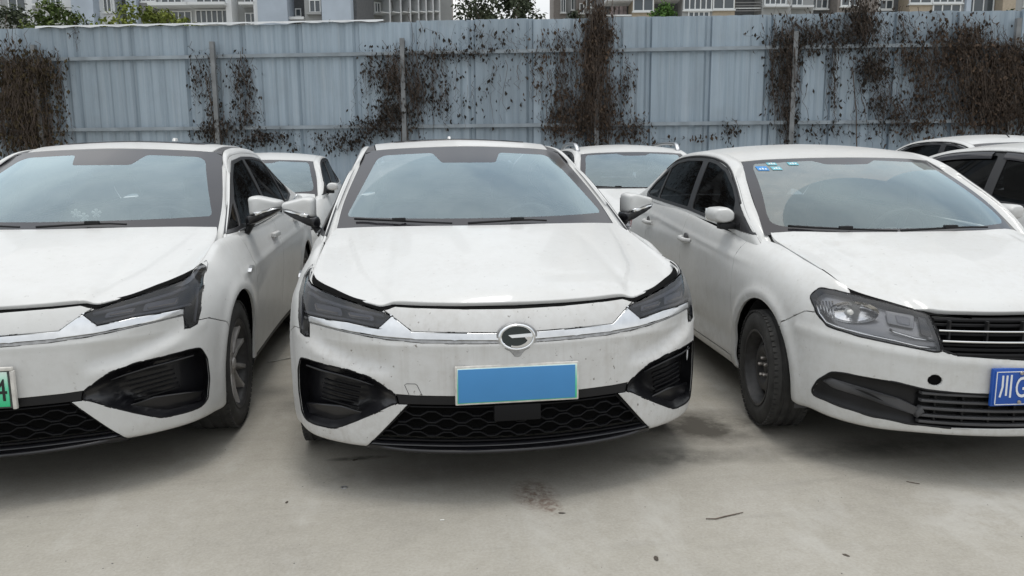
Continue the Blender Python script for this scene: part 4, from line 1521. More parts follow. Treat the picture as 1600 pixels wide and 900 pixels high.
SANT = dict(
    plan=[(0, 0), (.2, .015), (.4, .065), (.5, .11), (.6, .17), (.68, .235), (.74, .30), (.78, .36), (.81, .43), (.83, .52), (.845, .70), (.852, .95), (.853, 1.5), (.853, 2.3), (.85, 3.0),
          (.845, 3.6), (.82, 4.0), (.76, 4.25), (.6, 4.38), (.3, 4.42), (0, 4.43)],
    keys={
        0: list(zip([.10, .03, .012, .003, 0, 0, .006, .016, .031, .054, .080, .100], [.19, .205, .235, .30, .38, .46, .535, .59, .63, .67, .695, .705])),
        2: list(zip([.10, .03, .012, .003, 0, 0, .006, .016, .031, .054, .080, .098], [.19, .205, .235, .30, .38, .46, .540, .595, .635, .675, .70, .711])),
        4: list(zip([.10, .03, .010, .003, 0, 0, .005, .018, .038, .064, .092, .118], [.188, .20, .24, .31, .39, .47, .55, .61, .66, .70, .735, .752])),
        6: list(zip([.10, .03, .010, .003, 0, 0, .005, .017, .036, .062, .090, .115], [.195, .21, .25, .32, .40, .48, .57, .64, .69, .735, .77, .790])),
        8: list(zip([.08, .03, .010, .003, 0, 0, .003, .013, .032, .060, .095, .122], [.21, .225, .26, .33, .41, .50, .60, .67, .73, .775, .812, .832])),
        10: list(zip([.08, .02, .010, .004, .002, 0, 0, .004, .022, .057, .105, .143], [.20, .21, .25, .32, .40, .50, .60, .68, .76, .82, .858, .871])),
        11: list(zip([.08, .03, .014, .006, .003, 0, 0, .003, .020, .055, .105, .148], [.19, .205, .25, .32, .40, .50, .62, .71, .79, .855, .896, .910])),
        12: list(zip([.10, .05, .030, .025, .020, .010, 0, 0, .012, .026, .044, .062], [.18, .20, .25, .31, .39, .50, .64, .77, .835, .885, .925, .945])),
        13: list(zip([.10, .05, .030, .025, .020, .010, 0, 0, .012, .025, .042, .058], [.18, .20, .25, .31, .39, .50, .65, .80, .870, .93, .980, 1.005])),
        15: list(zip([.08, .03, .012, .005, .002, 0, 0, .005, .025, .045, .065, .085], [.20, .22, .27, .34, .42, .53, .68, .82, .90, .97, 1.02, 1.05])),
        17: list(zip([.10, .04, .015, .005, 0, 0, .008, .018, .030, .045, .065, .085], [.24, .26, .30, .38, .48, .60, .72, .82, .90, .97, 1.02, 1.05])),
        20: list(zip([.10, .04, .015, .005, 0, 0, .008, .018, .030, .045, .065, .085], [.24, .26, .30, .38, .48, .60, .72, .82, .90, .97, 1.02, 1.055])),
    },
    disp=sant_disp, hood_disp=sant_hood_disp,
    hood_front=[(0, .099, .708), (.244, .124, .708), (.407, .172, .713), (.545, .272, .744), (.62, .335, .763), (.655, .372, .776)],
    hood_rear=[(0, 1.0, .975), (.4, 1.04, .975), (.6, 1.12, .974), (.690, 1.18, .962)],
    hood_mid=[(0, .099, .708), (0, .125, .732), (0, .28, .790), (0, .50, .865), (0, .75, .925), (0, 1.0, .975)],
    hood_side=[(.655, .372, .776), (.686, .52, .834), (.700, .72, .874), (.706, .95, .910), (.705, 1.10, .938), (.690, 1.18, .962)],
    ws_bot=[(0, .97, .950), (.4, 1.01, .950), (.6, 1.09, .950), (.715, 1.17, .948)],
    ws_top=[(0, 1.80, 1.362), (.3, 1.82, 1.358), (.5, 1.85, 1.350), (.597, 1.868, 1.340)],
    ws_mid=[(0, .97, .950), (0, 1.25, 1.108), (0, 1.54, 1.252), (0, 1.80, 1.362)],
    ws_side=[(.715, 1.17, .948), (.690, 1.38, 1.090), (.646, 1.64, 1.232), (.597, 1.868, 1.340)],
    roof_front=[(0, 1.803, 1.366), (.3, 1.823, 1.362), (.5, 1.853, 1.354), (.603, 1.868, 1.345)],
    roof_rear=[(0, 3.35, 1.395), (.3, 3.35, 1.388), (.56, 3.35, 1.35)],
    roof_mid=[(0, 1.803, 1.366), (0, 2.0, 1.420), (0, 2.3, 1.458), (0, 2.65, 1.464), (0, 3.0, 1.446), (0, 3.35, 1.395)],
    roof_side=[(.603, 1.868, 1.345), (.615, 2.05, 1.388), (.620, 2.3, 1.414), (.618, 2.65, 1.420), (.605, 3.0, 1.402), (.56, 3.35, 1.35)],
    rail_in=[(.690, 1.05, .860), (.694, 1.38, 1.092), (.650, 1.64, 1.234), (.602, 1.868, 1.342), (.615, 2.05, 1.386), (.620, 2.3, 1.412), (.618, 2.65, 1.418), (.605, 3.0, 1.400), (.575, 3.35, 1.345),
             (.565, 3.62, 1.25), (.58, 3.90, 1.125)],
    rail_out=[(.745, .99, .830), (.765, 1.35, 1.075), (.722, 1.60, 1.215), (.690, 1.82, 1.318), (.678, 2.05, 1.366), (.676, 2.3, 1.388), (.676, 2.65, 1.393), (.670, 3.0, 1.372), (.665, 3.32, 1.305),
              (.700, 3.62, 1.19), (.745, 3.90, 1.075)],
    belt=[(.760, .96, .835), (.800, 1.5, .950), (.798, 2.0, .982), (.796, 2.5, 1.005), (.792, 3.0, 1.022), (.785, 3.4, 1.040), (.77, 3.92, 1.055)],
    side_bulge=.010,
    rw_top=[(0, 3.355, 1.393), (.3, 3.355, 1.386), (.56, 3.36, 1.345)],
    rw_bot=[(0, 3.95, 1.105), (.3, 3.94, 1.105), (.58, 3.91, 1.10)],
    rw_mid=[(0, 3.355, 1.393), (0, 3.65, 1.27), (0, 3.95, 1.105)],
    rw_side=[(.56, 3.36, 1.345), (.56, 3.65, 1.235), (.58, 3.91, 1.10)],
    trunk_rear=[(0, 4.35, 1.07), (.4, 4.33, 1.065), (.68, 4.20, 1.045)],
    trunk_mid=[(0, 3.95, 1.105), (0, 4.15, 1.10), (0, 4.35, 1.07)],
    trunk_side=[(.58, 3.91, 1.10), (.66, 4.05, 1.065), (.68, 4.20, 1.045)],
)


def build_saloon(sp=SANT, paint='paint_b', ws='ws_b', detail=True, name='compact_saloon', visor=False, warp=None, gloss_rail=False):
    if warp is not None:
        q = {}
        for k, v in sp.items():
            if k == 'keys': q[k] = {i: [(a, warp(0, 2, z)[2]) for a, z in r] for i, r in v.items()}
            elif k == 'plan': q[k] = [warp(x, y, .6)[:2] for x, y in v]
            elif isinstance(v, list) and len(v[0]) == 3: q[k] = [warp(*p) for p in v]
            else: q[k] = v
        sp = q
        w3 = warp
    else:
        w3 = lambda x, y, z: (x, y, z)
    wf = lambda P: [(w3(x, 0, z)[0], w3(x, 0, z)[2]) for x, z in P]
    wsd = lambda P: [(w3(.8, y, z)[1], w3(.8, y, z)[2]) for y, z in P]
    b = build_shell(sp, coarse=not detail)
    root = empty(name)
    s = b.body
    front = lambda c: c.y < 0.60
    side = lambda c: c.x > 0.55 and c.y > 0.2
    ay0 = w3(.8, .865, .3)[1]; ay1 = w3(.8, 3.46, .3)[1]; az = w3(.8, .8, .30)[2]
    ar = .352 * (az / .30) ** 0.5
    s.cut('arch', 'side', circle(ay0, az, ar, 44), lambda c: c.x > 0.55 and c.y < 2)
    s.cut('arch', 'side', circle(ay1, az, ar, 44), lambda c: c.x > 0.55 and c.y > 2)
    HLP = [(.786, .729), (.777, .748), (.748, .776), (.705, .772), (.655, .762), (.547, .738), (.431, .708), (.416, .697), (.414, .661), (.397, .562), (.421, .558), (.546, .577), (.664, .595),
           (.729, .612), (.755, .620), (.779, .663)]
    s.cut('lamp', 'front', wf(round_poly(HLP, .008, 3)), front)
    s.cut('seal', 'front', wf([(-.01, .692), (.252, .692), (.414, .698), (.431, .709), (.547, .739), (.655, .763), (.66, .95), (-.01, .95)]), front)
    s.cut('grille', 'front', wf([(-.01, .692), (.252, .692), (.412, .697), (.411, .68), (.392, .562), (.354, .550), (.088, .534), (-.01, .533)]), front)
    LOW = round_poly([(.786, .321), (.775, .373), (.740, .424), (.703, .428), (.545, .419), (.443, .399), (.383, .396), (.232, .392), (-.05, .388), (-.05, .246), (.353, .240), (.488, .243), (.615, .256),
                      (.714, .277), (.782, .298)], .012, 3)
    s.cut('low', 'front', wf(LOW), front)
    if detail:
        s.cut('tow', 'front', [(.418 + .024 * math.cos(t), .441 + .022 * math.sin(t)) for t in np.linspace(0, 2 * math.pi, 16, endpoint=False)], front)
    s.cut('fender', 'side', wsd([(.15, .69), (.45, .668), (.600, .588), (.865, .28), (1.25, .10), (1.255, .3), (1.27, .6), (1.26, .85), (1.16, 1.1), (.15, 1.1)]), lambda c: c.x > .55)
    s.cut('front_door', 'side', wsd([(1.225, .255), (1.27, .6), (1.26, .85), (1.16, 1.1), (2.25, 1.1), (2.28, .7), (2.26, .255)]), side)
    s.cut('rear_door', 'side', wsd([(2.26, .255), (2.28, .7), (2.25, 1.1), (3.32, 1.1), (3.28, .80), (3.13, .62), (3.05, .255)]), side)
    s.cut('tail_lamp', 'side', wsd([(3.95, .78), (4.6, .78), (4.6, .93), (3.9, .95)]), lambda c: c.y > 3.7 and c.x > .35)
    P = M[paint]
    whole('front_bumper', panel(s_front(s), .016, .0015), P, root)
    both('fender', panel(s.part('fender'), .014, .002), P, root)
    for nm in ('front_door', 'rear_door'):
        pr = both(nm, panel(s.part(nm), .014, .0022), P, root)
        if detail or visor:
            hy = 2.15 if nm == 'front_door' else 3.17
            hz = .838 if nm == 'front_door' else .885
            hx, hy, hz = w3(.868, hy, hz)
            for o, sg in zip(pr, (1, -1)):
                V, F = tube([(sg * (hx - .018), hy - .10, hz - .004), (sg * (hx + .012), hy - .07, hz - .002), (sg * (hx + .016), hy, hz), (sg * (hx + .012), hy + .07, hz + .003), (sg * (hx - .018), hy + .10, hz + .006)],
                            [.012, .014, .015, .014, .012], 8, squash=(.8, 1.2))
                mk('door_handle', V, F, P, o)
                V, F = lathe([(0, 0), (.03, .002), (.034, -.004)], 20)
                mk('handle_cup', V * [sg, 1.2, 1] + np.array([sg * (hx - .012), hy, hz + .010]), F, M['grey_plastic'], o, angle=40)
    both('rear_quarter', panel(s_rear(s), .014, .0015), P, root)
    both('tail_lamp', panel(s.part('tail_lamp'), .014, .001, .002), M['red_lens'], root)
    allp = s.part('rest', 'fender', 'front_door', 'rear_door', 'tail_lamp', 'seal')
    whole('inner_shell', offset(allp, -.022), M['void'], root)
    whole('bonnet_seal', offset(s.part('seal'), -.014), M['void'], root)
    whole('bonnet', panel(b.hood.part('rest'), .022, .010, 0, .004), P, root)
    # lamps
    LP = s.part('lamp')
    fy = lambda x, z, d: front_y(b, x, z) + d
    for sg in (1, -1):
        p = LP if sg > 0 else mirror(LP)
        hl = empty('headlight'); hl.parent = root
        pan = panel(p, .010, .003, .0015, skip_x0=False)
        mk('lens', pan[0], pan[2], M['lens_clear'], hl, pan[1])
        ins = offset(p, -.045)
        mk('housing', ins[0], ins[2], M['lamp_silver'], hl, ins[1])
        if not detail: continue
        E = boundary(p[0], p[2], False)
        rm = panel(p, .046, .0035, -.001, .0, skip_x0=False)
        mk('housing_wall', rm[0], rm[2][len(p[2]):], M['lamp_dark'], hl, rm[1])
        # black gasket round the lamp
        nxt = dict(E); st = E[0][0]; loop = [st]
        while nxt.get(loop[-1]) is not None and nxt[loop[-1]] != st and len(loop) < 4000: loop.append(nxt[loop[-1]])
        V, F = tube([p[0][i] + p[1][i] * -.002 for i in loop + [st]], .0032, 5, cap=False); mk('gasket', V, F, M['black'], hl)
        # main reflector bowl, its bulb, indicator reflector, daytime chamber, bright lower lines
        cx, cz = .665, .688
        cy = fy(cx, cz, .036)
        n, m = 28, 7
        V = []
        for k in range(m):
            a = k / (m - 1)
            for i in range(n):
                t = 2 * math.pi * i / n
                V.append((sg * (cx + .078 * a * math.cos(t)), cy + .030 * (1 - a * a) - .022 + .88 * .078 * a * math.cos(t), cz + .048 * a * math.sin(t) - .10 * .07 * a * math.cos(t)))
        F = [(k * n + i, k * n + (i + 1) % n, (k + 1) * n + (i + 1) % n, (k + 1) * n + i) for k in range(m - 1) for i in range(n)]
        mk('reflector_bowl', V, F if sg < 0 else [tuple(reversed(f)) for f in F], M['reflector'], hl, smooth=False)
        V, F = lathe([(0, -.030), (.009, -.028), (.013, -.018), (.013, .0), (.018, .004)], 16)
        V = np.stack([V[:, 1], V[:, 0], V[:, 2]], 1) + np.array([sg * (cx + .012), cy - .006, cz])
        mk('bulb', V, F, M['bulb_glass'], hl, angle=40)
        for k in range(5):
            x = .724 + k * .009
            V, F = tube([(sg * x, fy(x, .66, .020), .645 + k * .006), (sg * (x + .002), fy(x, .70, .022), .728 - k * .002)], .0032, 5)
            mk('fluted_rib', V, F, M['reflector'], hl)
        poly = round_poly([(.470, .640), (.553, .654), (.548, .702), (.457, .690)], .006, 3)
        V, F = poly_slab([(sg * x, z) for x, z in poly], lambda x, z: fy(abs(x), z, .034), .006, .003); mk('indicator_reflector', V, F, M['led'], hl, angle=30)
        poly = round_poly([(.484, .652), (.525, .659), (.522, .690), (.478, .684)], .006, 3)
        V, F = poly_slab([(sg * x, z) for x, z in poly], lambda x, z: fy(abs(x), z, .024), .004, .002); mk('indicator_lens', V, F, M['lamp_mid'], hl, angle=30)
        for pth, r in (([(.410, .572), (.470, .574), (.546, .590), (.650, .606), (.724, .622), (.752, .634), (.768, .668), (.772, .715)], .006), ([(.414, .600), (.480, .606), (.545, .624), (.56, .634)], .0055)):
            V, F = tube([(sg * x, fy(x, z, .010), z) for x, z in pth], r, 6); mk('bright_line', V, F, M['chrome'], hl)
        poly = round_poly([(.418, .610), (.452, .618), (.447, .688), (.424, .684)], .004, 3)
        V, F = poly_slab([(sg * x, z) for x, z in poly], lambda x, z: fy(abs(x), z, .026), .004, .002); mk('inner_bezel', V, F, M['lamp_dark'], hl, angle=30)
    # grille
    gr = empty('grille'); gr.parent = root
    p = offset(s.part('grille'), -.04); p = cat([p, mirror(p)]); mk('grille_back', p[0], p[2], M['void'], gr, p[1])
    if detail:
        for z, h, d, mt in ((.682, .014, .030, 'black'), (.664, .012, .022, 'black'), (.6435, .0075, .032, 'chrome'), (.630, .012, .020, 'black'), (.6035, .0085, .034, 'chrome'), (.588, .012, .020, 'black'), (.570, .014, .024, 'black'), (.550, .016, .032, 'black')):
            xe = np.interp(z, [.533, .55, .562, .68, .697], [.09, .35, .392, .409, .41]) - .004
            pts = [(x, front_y(b, x, z) + .028 - (.0 if mt == 'chrome' else -.002), z) for x in np.linspace(-xe, xe, 31)]
            V, F = sweep_bar(pts, h, d); mk('chrome_bar' if mt == 'chrome' else 'grille_slat', V, F, M[mt if mt == 'chrome' else 'mesh'], gr, angle=30)
        for x in (-.36, -.22, -.08, .08, .22, .36):
            V, F = box(x - .004, x + .004, front_y(b, x, .62) + .012, front_y(b, x, .62) + .03, .545, .685); mk('grille_post', V, F, M['black'], gr, smooth=False)
        for sg in (1, -1):
            pts = [(sg * x, front_y(b, x, z) + .006, z) for x, z in ((.411, .692), (.404, .64), (.392, .566), (.355, .552), (.2, .542), (.02, .536))]
            V, F = tube(pts, .006, 6); mk('grille_frame', V, F, M['black'], gr)
    # lower intake
    lo = empty('lower_intake'); lo.parent = root
    lp = s.part('low')
    V, Nn, F = lp
    bd = boundary(V, F)
    bp = np.array([V[a] for a, _ in bd])
    dist = np.array([np.min(np.linalg.norm(bp - v, axis=1)) for v in V])
    sink = np.clip(dist / .018, 0, 1)
    Vs = V.copy(); deep = np.clip((.47 - V[:, 0]) / .03, 0, 1)
    Vs[:, 1] += .006 + sink * (.020 + .035 * deep)
    q = cat([(Vs, F), mirror((Vs, F))])
    LW = wf(LOW); kk = max(i for i, p in enumerate(LW) if p[0] <= 0); LW = [p for p in LW[kk + 1:] + LW[:kk] if p[0] > 0]
    for sg in (1, -1):
        Vr, Fr = tube([(sg * x, front_y(b, x, z) + .003, z) for x, z in LW], .005, 6); mk('intake_rim', Vr, Fr, M['black'], lo)
    mk('intake_shell', q[0], q[1], M['grey_plastic'] if False else M['black'], lo, angle=60)
    if detail:
        for z, h in ((.382, .012), (.350, .011), (.318, .012), (.286, .012), (.258, .012)):
            pts = [(x, front_y(b, x, z) + .030, z) for x in np.linspace(-.455, .455, 31)]
            V, F = sweep_bar(pts, h, .026); mk('intake_slat', V, F, M['grey_plastic'], lo, angle=30)
        for x in (-.40, -.30, -.2, -.1, 0, .1, .2, .30, .40):
            V, F = box(x - .004, x + .004, front_y(b, x, .32) + .020, front_y(b, x, .32) + .05, .25, .39); mk('intake_post', V, F, M['black'], lo, smooth=False)
        for sg in (1, -1):
            P0 = [(.452, .312), (.52, .345), (.62, .370), (.735, .392), (.758, .372), (.73, .350), (.62, .325), (.53, .300), (.47, .283)]
            V, F = poly_slab([(sg * x, z) for x, z in P0], lambda x, z: front_y(b, abs(x), z) + .026, .018, .008)
            mk('fog_blank', V, F, M['grey_plastic'], lo, angle=50)
            V, F = poly_slab([(sg * x, z) for x, z in ((.440, .300), (.452, .325), (.470, .300), (.462, .272))], lambda x, z: front_y(b, abs(x), z) + .03, .03, .008)
            mk('fog_divider', V, F, M['grey_plastic'], lo, angle=50)
        tw = s.part('tow'); tw = offset(tw, -.02); mk('tow_eye_recess', *[mirror(tw)[i] for i in (0, 2)], M['void'], root)
        tw = offset(tw, .019); mk('tow_eye_cap', tw[0], tw[2], P, root, tw[1])
    # glass and roof
    clear = wf(round_poly([(-.01, .985), (.45, .988), (.625, .994), (.660, 1.010), (.655, 1.06), (.565, 1.300), (.540, 1.328), (.20, 1.345), (.13, 1.322), (-.01, 1.320)], .014, 4))
    b.ws.cut('clear', 'front', clear)
    w = whole('windscreen', b.ws.part('clear'), M[ws], root)
    fr = b.ws.part('rest'); fr = cat([fr, mirror(fr)]); mk('black_band', fr[0], fr[2], M['frit'], w, fr[1])
    whole('roof', panel(b.roof.part('rest'), .014, .0, 0, .002), P, root)
    both('pillar_lining', offset(b.rail.part('rest'), -.016), M['interior'], root)
    both('roof_rail_pillar', panel(b.rail.part('rest'), .012, 0, 0, .003, False), P, root)
    DLO = wsd(round_poly([(1.0, .942), (1.0, .955), (1.20, .960), (1.36, 1.066), (1.60, 1.200), (1.83, 1.300), (2.06, 1.350), (2.35, 1.374), (2.70, 1.377), (3.02, 1.355), (3.28, 1.290), (3.50, 1.190), (3.60, 1.105), (3.56, 1.070), (3.0, 1.048), (2.3, 1.022), (1.6, .972)], .03, 4))
    b.side.cut('dlo', 'side', DLO)
    fg = wsd(round_poly([(1.43, .982), (1.50, 1.118), (1.63, 1.192), (1.84, 1.282), (2.06, 1.330), (2.22, 1.347), (2.24, 1.036), (1.7, 1.000)], .02, 3))
    rg = wsd(round_poly([(2.34, 1.043), (2.32, 1.352), (2.68, 1.357), (2.96, 1.338), (3.10, 1.305), (3.14, 1.072)], .02, 3))
    qg = wsd(round_poly([(3.18, 1.074), (3.14, 1.298), (3.27, 1.262), (3.46, 1.175), (3.55, 1.100), (3.50, 1.085)], .02, 3))
    for nm, pl in (('fg', fg), ('rg', rg), ('qg', qg)): b.side.cut(nm, 'side', pl, over=('dlo',))
    both('side_lining', offset(b.side.part('rest'), -.014), M['interior'], root)
    both('side_panel', panel(b.side.part('rest'), .012, .001, 0, .003, False), P, root)
    a1, a2 = both('window_surround', panel(b.side.part('dlo'), .008, .0, .002, .001, False), M['trim_dark'], root)
    for nm in ('fg', 'rg', 'qg'):
        p = offset(b.side.part(nm), -.004)
        for o, q in ((a1, p), (a2, mirror(p))): mk('side_window', q[0], q[2], M['tint'], o, q[1])
    # rubber frame line over the windows
    ol = curve(sp['rail_out'], n=50)
    k0, k1 = 8, 40
    for sg in (1, -1):
        V, F = tube((ol[k0:k1] + [.004, 0, -.010]) * [sg, 1, 1], .008, 6); mk('door_seal', V, F, M['black'], root)
    if visor:
        for y0, y1 in ((1.50, 2.26), (2.36, 3.2)):
            y0, y1 = w3(.7, y0, 1.3)[1], w3(.7, y1, 1.3)[1]
            idx = [i for i in range(50) if y0 < ol[i][1] < y1]
            top = ol[idx] + [.006, 0, -.006]
            for sg in (1, -1):
                bot = top + [.034, 0, -.055]
                Vv = np.concatenate([top, (top + bot) / 2 + [.008, 0, .004], bot, bot + [-.004, 0, 0], top + [0, 0, -.006]]) * [sg, 1, 1]
                mm = len(idx)
                Ff = [(r * mm + i, r * mm + i + 1, (r + 1) * mm + i + 1, (r + 1) * mm + i) for r in range(4) for i in range(mm - 1)]
                mk('window_visor', Vv, Ff, M['frit'], root, angle=50)
    for sg in (1, -1):
        rp = np.concatenate([curve(sp['rw_top'], n=10, sym=True), curve(sp['rw_side'], n=10)[1:], curve(sp['rw_bot'], n=10, sym=True)[::-1][1:]])
        V, F = tube((rp + [0, -.012, -.016]) * [sg, 1, 1], .020, 8); mk('rear_window_trim', V, F, M['interior'], root)
    whole('rear_window', b.rw.part('rest'), M['tint'], root)
    whole('boot_lid', panel(b.trunk.part('rest'), .014, .002), P, root)
    # mirrors
    for sg in (1, -1):
        mr = empty('door_mirror'); mr.parent = root
        cap = round_poly([(.800, 1.010), (.800, 1.060), (.838, 1.088), (.915, 1.082), (.930, 1.050), (.915, 1.005), (.86, .992)], .035, 7)
        cap = [(w3(x, 1.4, z)[0], w3(x, 1.4, z)[2]) for x, z in cap]
        V, F = pillow([(sg * x, z) for x, z in cap], 1.36, 1.52); V[:, 1] += np.interp(abs(V[:, 0]), [.80, .93], [0, .03])
        mk('mirror_cap', V, F, P, mr, angle=70)
        V, F = rbox(.735, .885, 1.39, 1.46, .962, .998, .012, 2); V = np.array([w3(*v) for v in V]); mk('mirror_arm', V * [sg, 1, 1], F, M['black'], mr, angle=50)
        tri = [(1.30, .962), (1.36, 1.035), (1.42, 1.085), (1.50, 1.085), (1.50, .975)]
        Vb = np.array([w3(.803 - .25 * (z - .95), y, z) for y, z in tri] + [w3(.75 - .25 * (z - .95), y, z) for y, z in tri]) * [sg, 1, 1]; n = len(tri)
        Fb = [tuple(range(n)), tuple(reversed(range(n, 2 * n)))] + [(i, (i + 1) % n, n + (i + 1) % n, n + i) for i in range(n)]
        mk('mirror_foot', Vb, Fb, M['black'], mr, smooth=False)
        V, F = rbox(.805, .920, 1.522, 1.527, 1.005, 1.075, .002); V = np.array([w3(*v) for v in V]); V[:, 1] += np.interp(abs(V[:, 0]), [.80, .93], [0, .03])
        mk('mirror_glass', V * [sg, 1, 1], F, M['mirror_glass'], mr, angle=40)

    def wsp(x, z, o=.012):
        x2, _, z2 = w3(x, 1.1, z)
        r = b.ws.bvh.ray_cast(Vector((abs(x2), -1, z2)), Vector((0, 1, 0)))
        y = r[0].y if r[0] is not None else 1.1
        return (x2, y - o * .6, z2 + o)
    wiper(root, [wsp(x, z) for x, z in ((-.60, .985), (-.48, .980), (-.34, .975), (-.20, .970), (-.08, .965))])
    wiper(root, [wsp(x, z) for x, z in ((-.06, .966), (.08, .971), (.22, .975), (.36, .976), (.46, .972))])
    rr = az - .003
    for y in (ay0, ay1):
        for sg in (1, -1):
            if detail: wheel_steel(root, sg * .765, y, rr, rr, .19, .188, R(-4) if (y == ay0) else 0)
            else: wheel_alloy(root, sg * .765, y, rr, rr, .19, .20)
        V, F = lathe([(ar + .006, .42), (ar + .006, .80)], 40)
        V = V + np.array([0, y, az]); keep = [f for f in F if np.mean([V[i][2] for i in f]) > .18]
        both('wheel_liner', (V, keep), M['grey_plastic'], root)
    wz = w3(0, 1, .95)[2]
    cabin(root, w3(0, 1.0, .95)[1], wz, w3(0, 1.80, 1.36)[1], .72, w3(0, 2.3, .8)[1], 1, w3(0, 2.3, 1.355)[2], .56, w3(0, 3.2, 1.3)[1])
    return root, b


# ------------------------------------------------------------------ setting: ground
def ground_mat():
    m, nt, b = new_mat('worn concrete')
    tc = N_(nt, 'ShaderNodeTexCoord'); v = tc.outputs['Object']
    big = noise_(nt, v, 0.35, 6, 0.6); mid = noise_(nt, v, 1.6, 8, 0.65); fine = noise_(nt, v, 14.0, 10, 0.75); grit = noise_(nt, v, 90.0, 4, 0.6)
    col = ramp_(nt, big, [(0.30, (0.275, 0.255, 0.216)), (0.52, (0.345, 0.322, 0.268)), (0.75, (0.405, 0.382, 0.323))])
    col = mix_(nt, 0.55, col, ramp_(nt, mid, [(0.28, (0.23, 0.212, 0.18)), (0.5, (0.34, 0.317, 0.265)), (0.72, (0.43, 0.408, 0.365))]))
    col = mix_(nt, 0.25, col, ramp_(nt, fine, [(0.3, (0.20, 0.19, 0.17)), (0.7, (0.44, 0.43, 0.40))]))
    col = mix_(nt, 0.15, col, ramp_(nt, grit, [(0.35, (0.16, 0.15, 0.14)), (0.65, (0.46, 0.45, 0.43))]))
    # dragged scuffs
    scf = noise_(nt, stretch_(nt, v, (1.2, 9.0, 1)), 1.0, 6, 0.6)
    col = mix_(nt, math_(nt, 'MULTIPLY', ramp_(nt, scf, [(0.55, (0, 0, 0)), (0.75, (1, 1, 1))]), 0.28), col, (0.20, 0.19, 0.17))
    lgt = noise_(nt, stretch_(nt, v, (2.2, 0.9, 1)), 1.3, 7, 0.68)
    col = mix_(nt, math_(nt, 'MULTIPLY', ramp_(nt, lgt, [(0.54, (0, 0, 0)), (0.70, (1, 1, 1))]), 0.40), col, (0.46, 0.45, 0.42))
    sx = nt.nodes.new('ShaderNodeSeparateXYZ'); nt.links.new(v, sx.inputs[0])

    def blob(px, py, rx, ry, c, amt, sc=6.0, lo=0.35, hi=0.6, ang=0.0):
        nonlocal col
        p = on_plane(px, py, 2, 0.0)
        dx = math_(nt, 'DIVIDE', math_(nt, 'SUBTRACT', sx.outputs[0], float(p[0])), rx)
        dy = math_(nt, 'DIVIDE', math_(nt, 'SUBTRACT', sx.outputs[1], float(p[1])), ry)
        r2 = math_(nt, 'ADD', math_(nt, 'MULTIPLY', dx, dx), math_(nt, 'MULTIPLY', dy, dy))
        f = math_(nt, 'SUBTRACT', 1.0, r2, True)
        n = ramp_(nt, noise_(nt, v, sc, 7, 0.7), [(lo, (0, 0, 0)), (hi, (1, 1, 1))])
        col = mix_(nt, math_(nt, 'MULTIPLY', math_(nt, 'MULTIPLY', f, n), amt, True), col, c)
    blob(835, 772, .11, .17, (0.14, 0.10, 0.078), 1.1, 30.0, 0.40, 0.62)          # rusty spill
    blob(860, 790, .05, .10, (0.15, 0.105, 0.082), 1.0, 34.0, 0.42, 0.60)
    blob(1110, 665, .42, .30, (0.085, 0.078, 0.066), 1.3, 2.2, 0.32, 0.6)         # damp patch between the cars
    blob(1060, 715, .35, .14, (0.10, 0.095, 0.082), 0.9, 3.0, 0.35, 0.6)
    blob(1350, 700, .8, .16, (0.11, 0.105, 0.092), 0.8, 3.0, 0.32, 0.6)
    blob(560, 716, .16, .03, (0.09, 0.085, 0.075), 0.9, 9.0, 0.3, 0.5)
    blob(640, 740, .5, .16, (0.15, 0.14, 0.125), 0.7, 3.0, 0.3, 0.65)
    blob(1560, 800, .4, .3, (0.47, 0.46, 0.43), 0.7, 5.0, 0.4, 0.6)
    blob(330, 640, .25, .5, (0.12, 0.11, 0.095), 0.8, 2.5, 0.32, 0.6)
    nt.links.new(col, b.inputs['Base Color'])
    b.inputs['Roughness'].default_value = 0.88
    b.inputs['Specular IOR Level'].default_value = 0.25
    bp = nt.nodes.new('ShaderNodeBump'); bp.inputs['Strength'].default_value = 0.35; bp.inputs['Distance'].default_value = 0.006
    h = math_(nt, 'ADD', math_(nt, 'MULTIPLY', fine, 0.7), math_(nt, 'MULTIPLY', grit, 0.5))
    nt.links.new(h, bp.inputs['Height']); nt.links.new(bp.outputs[0], b.inputs['Normal'])
    return m


def grid_sheet(name, xs, ys, zf, mat):
    V = [(x, y, zf(x, y)) for y in ys for x in xs]
    return mk(name, V, grid_faces(len(ys), len(xs)), mat)


g = grid_sheet('ground', [-420, -60, -20, -8, -4, 0, 4, 8, 20, 60, 420], [-400, -60, -20, -8, -4, 0, 4, 8, 14, 30, 80, 420], lambda x, y: 0.0, ground_mat())
tag(g, 'grey worn concrete yard with stains and scuffs', kind='structure')


# ------------------------------------------------------------------ sheet-metal hoarding
FA = np.array([-5.765, 11.37]); FB = np.array([5.473, 8.906])
FU = (FB - FA) / np.linalg.norm(FB - FA)           # along the fence, to the right
FN = np.array([FU[1], -FU[0]])                      # towards the camera
FTOP, FRAIL2, FRAIL1, FPOST = 3.675, 3.165, 2.0, 3.39


def fence_uz(px, py):
    d = ray_dir(px, py)
    n = np.array([FN[0], FN[1], 0.0]); o = np.array([FA[0], FA[1], 0.0])
    p = CAM_P + d * (((o - CAM_P) @ n) / (d @ n))
    return float((p[:2] - FA) @ FU), float(p[2])


def fxyz(u, z, off=0.0):
    q = FA + FU * u + FN * off
    return np.array([q[0], q[1], z])


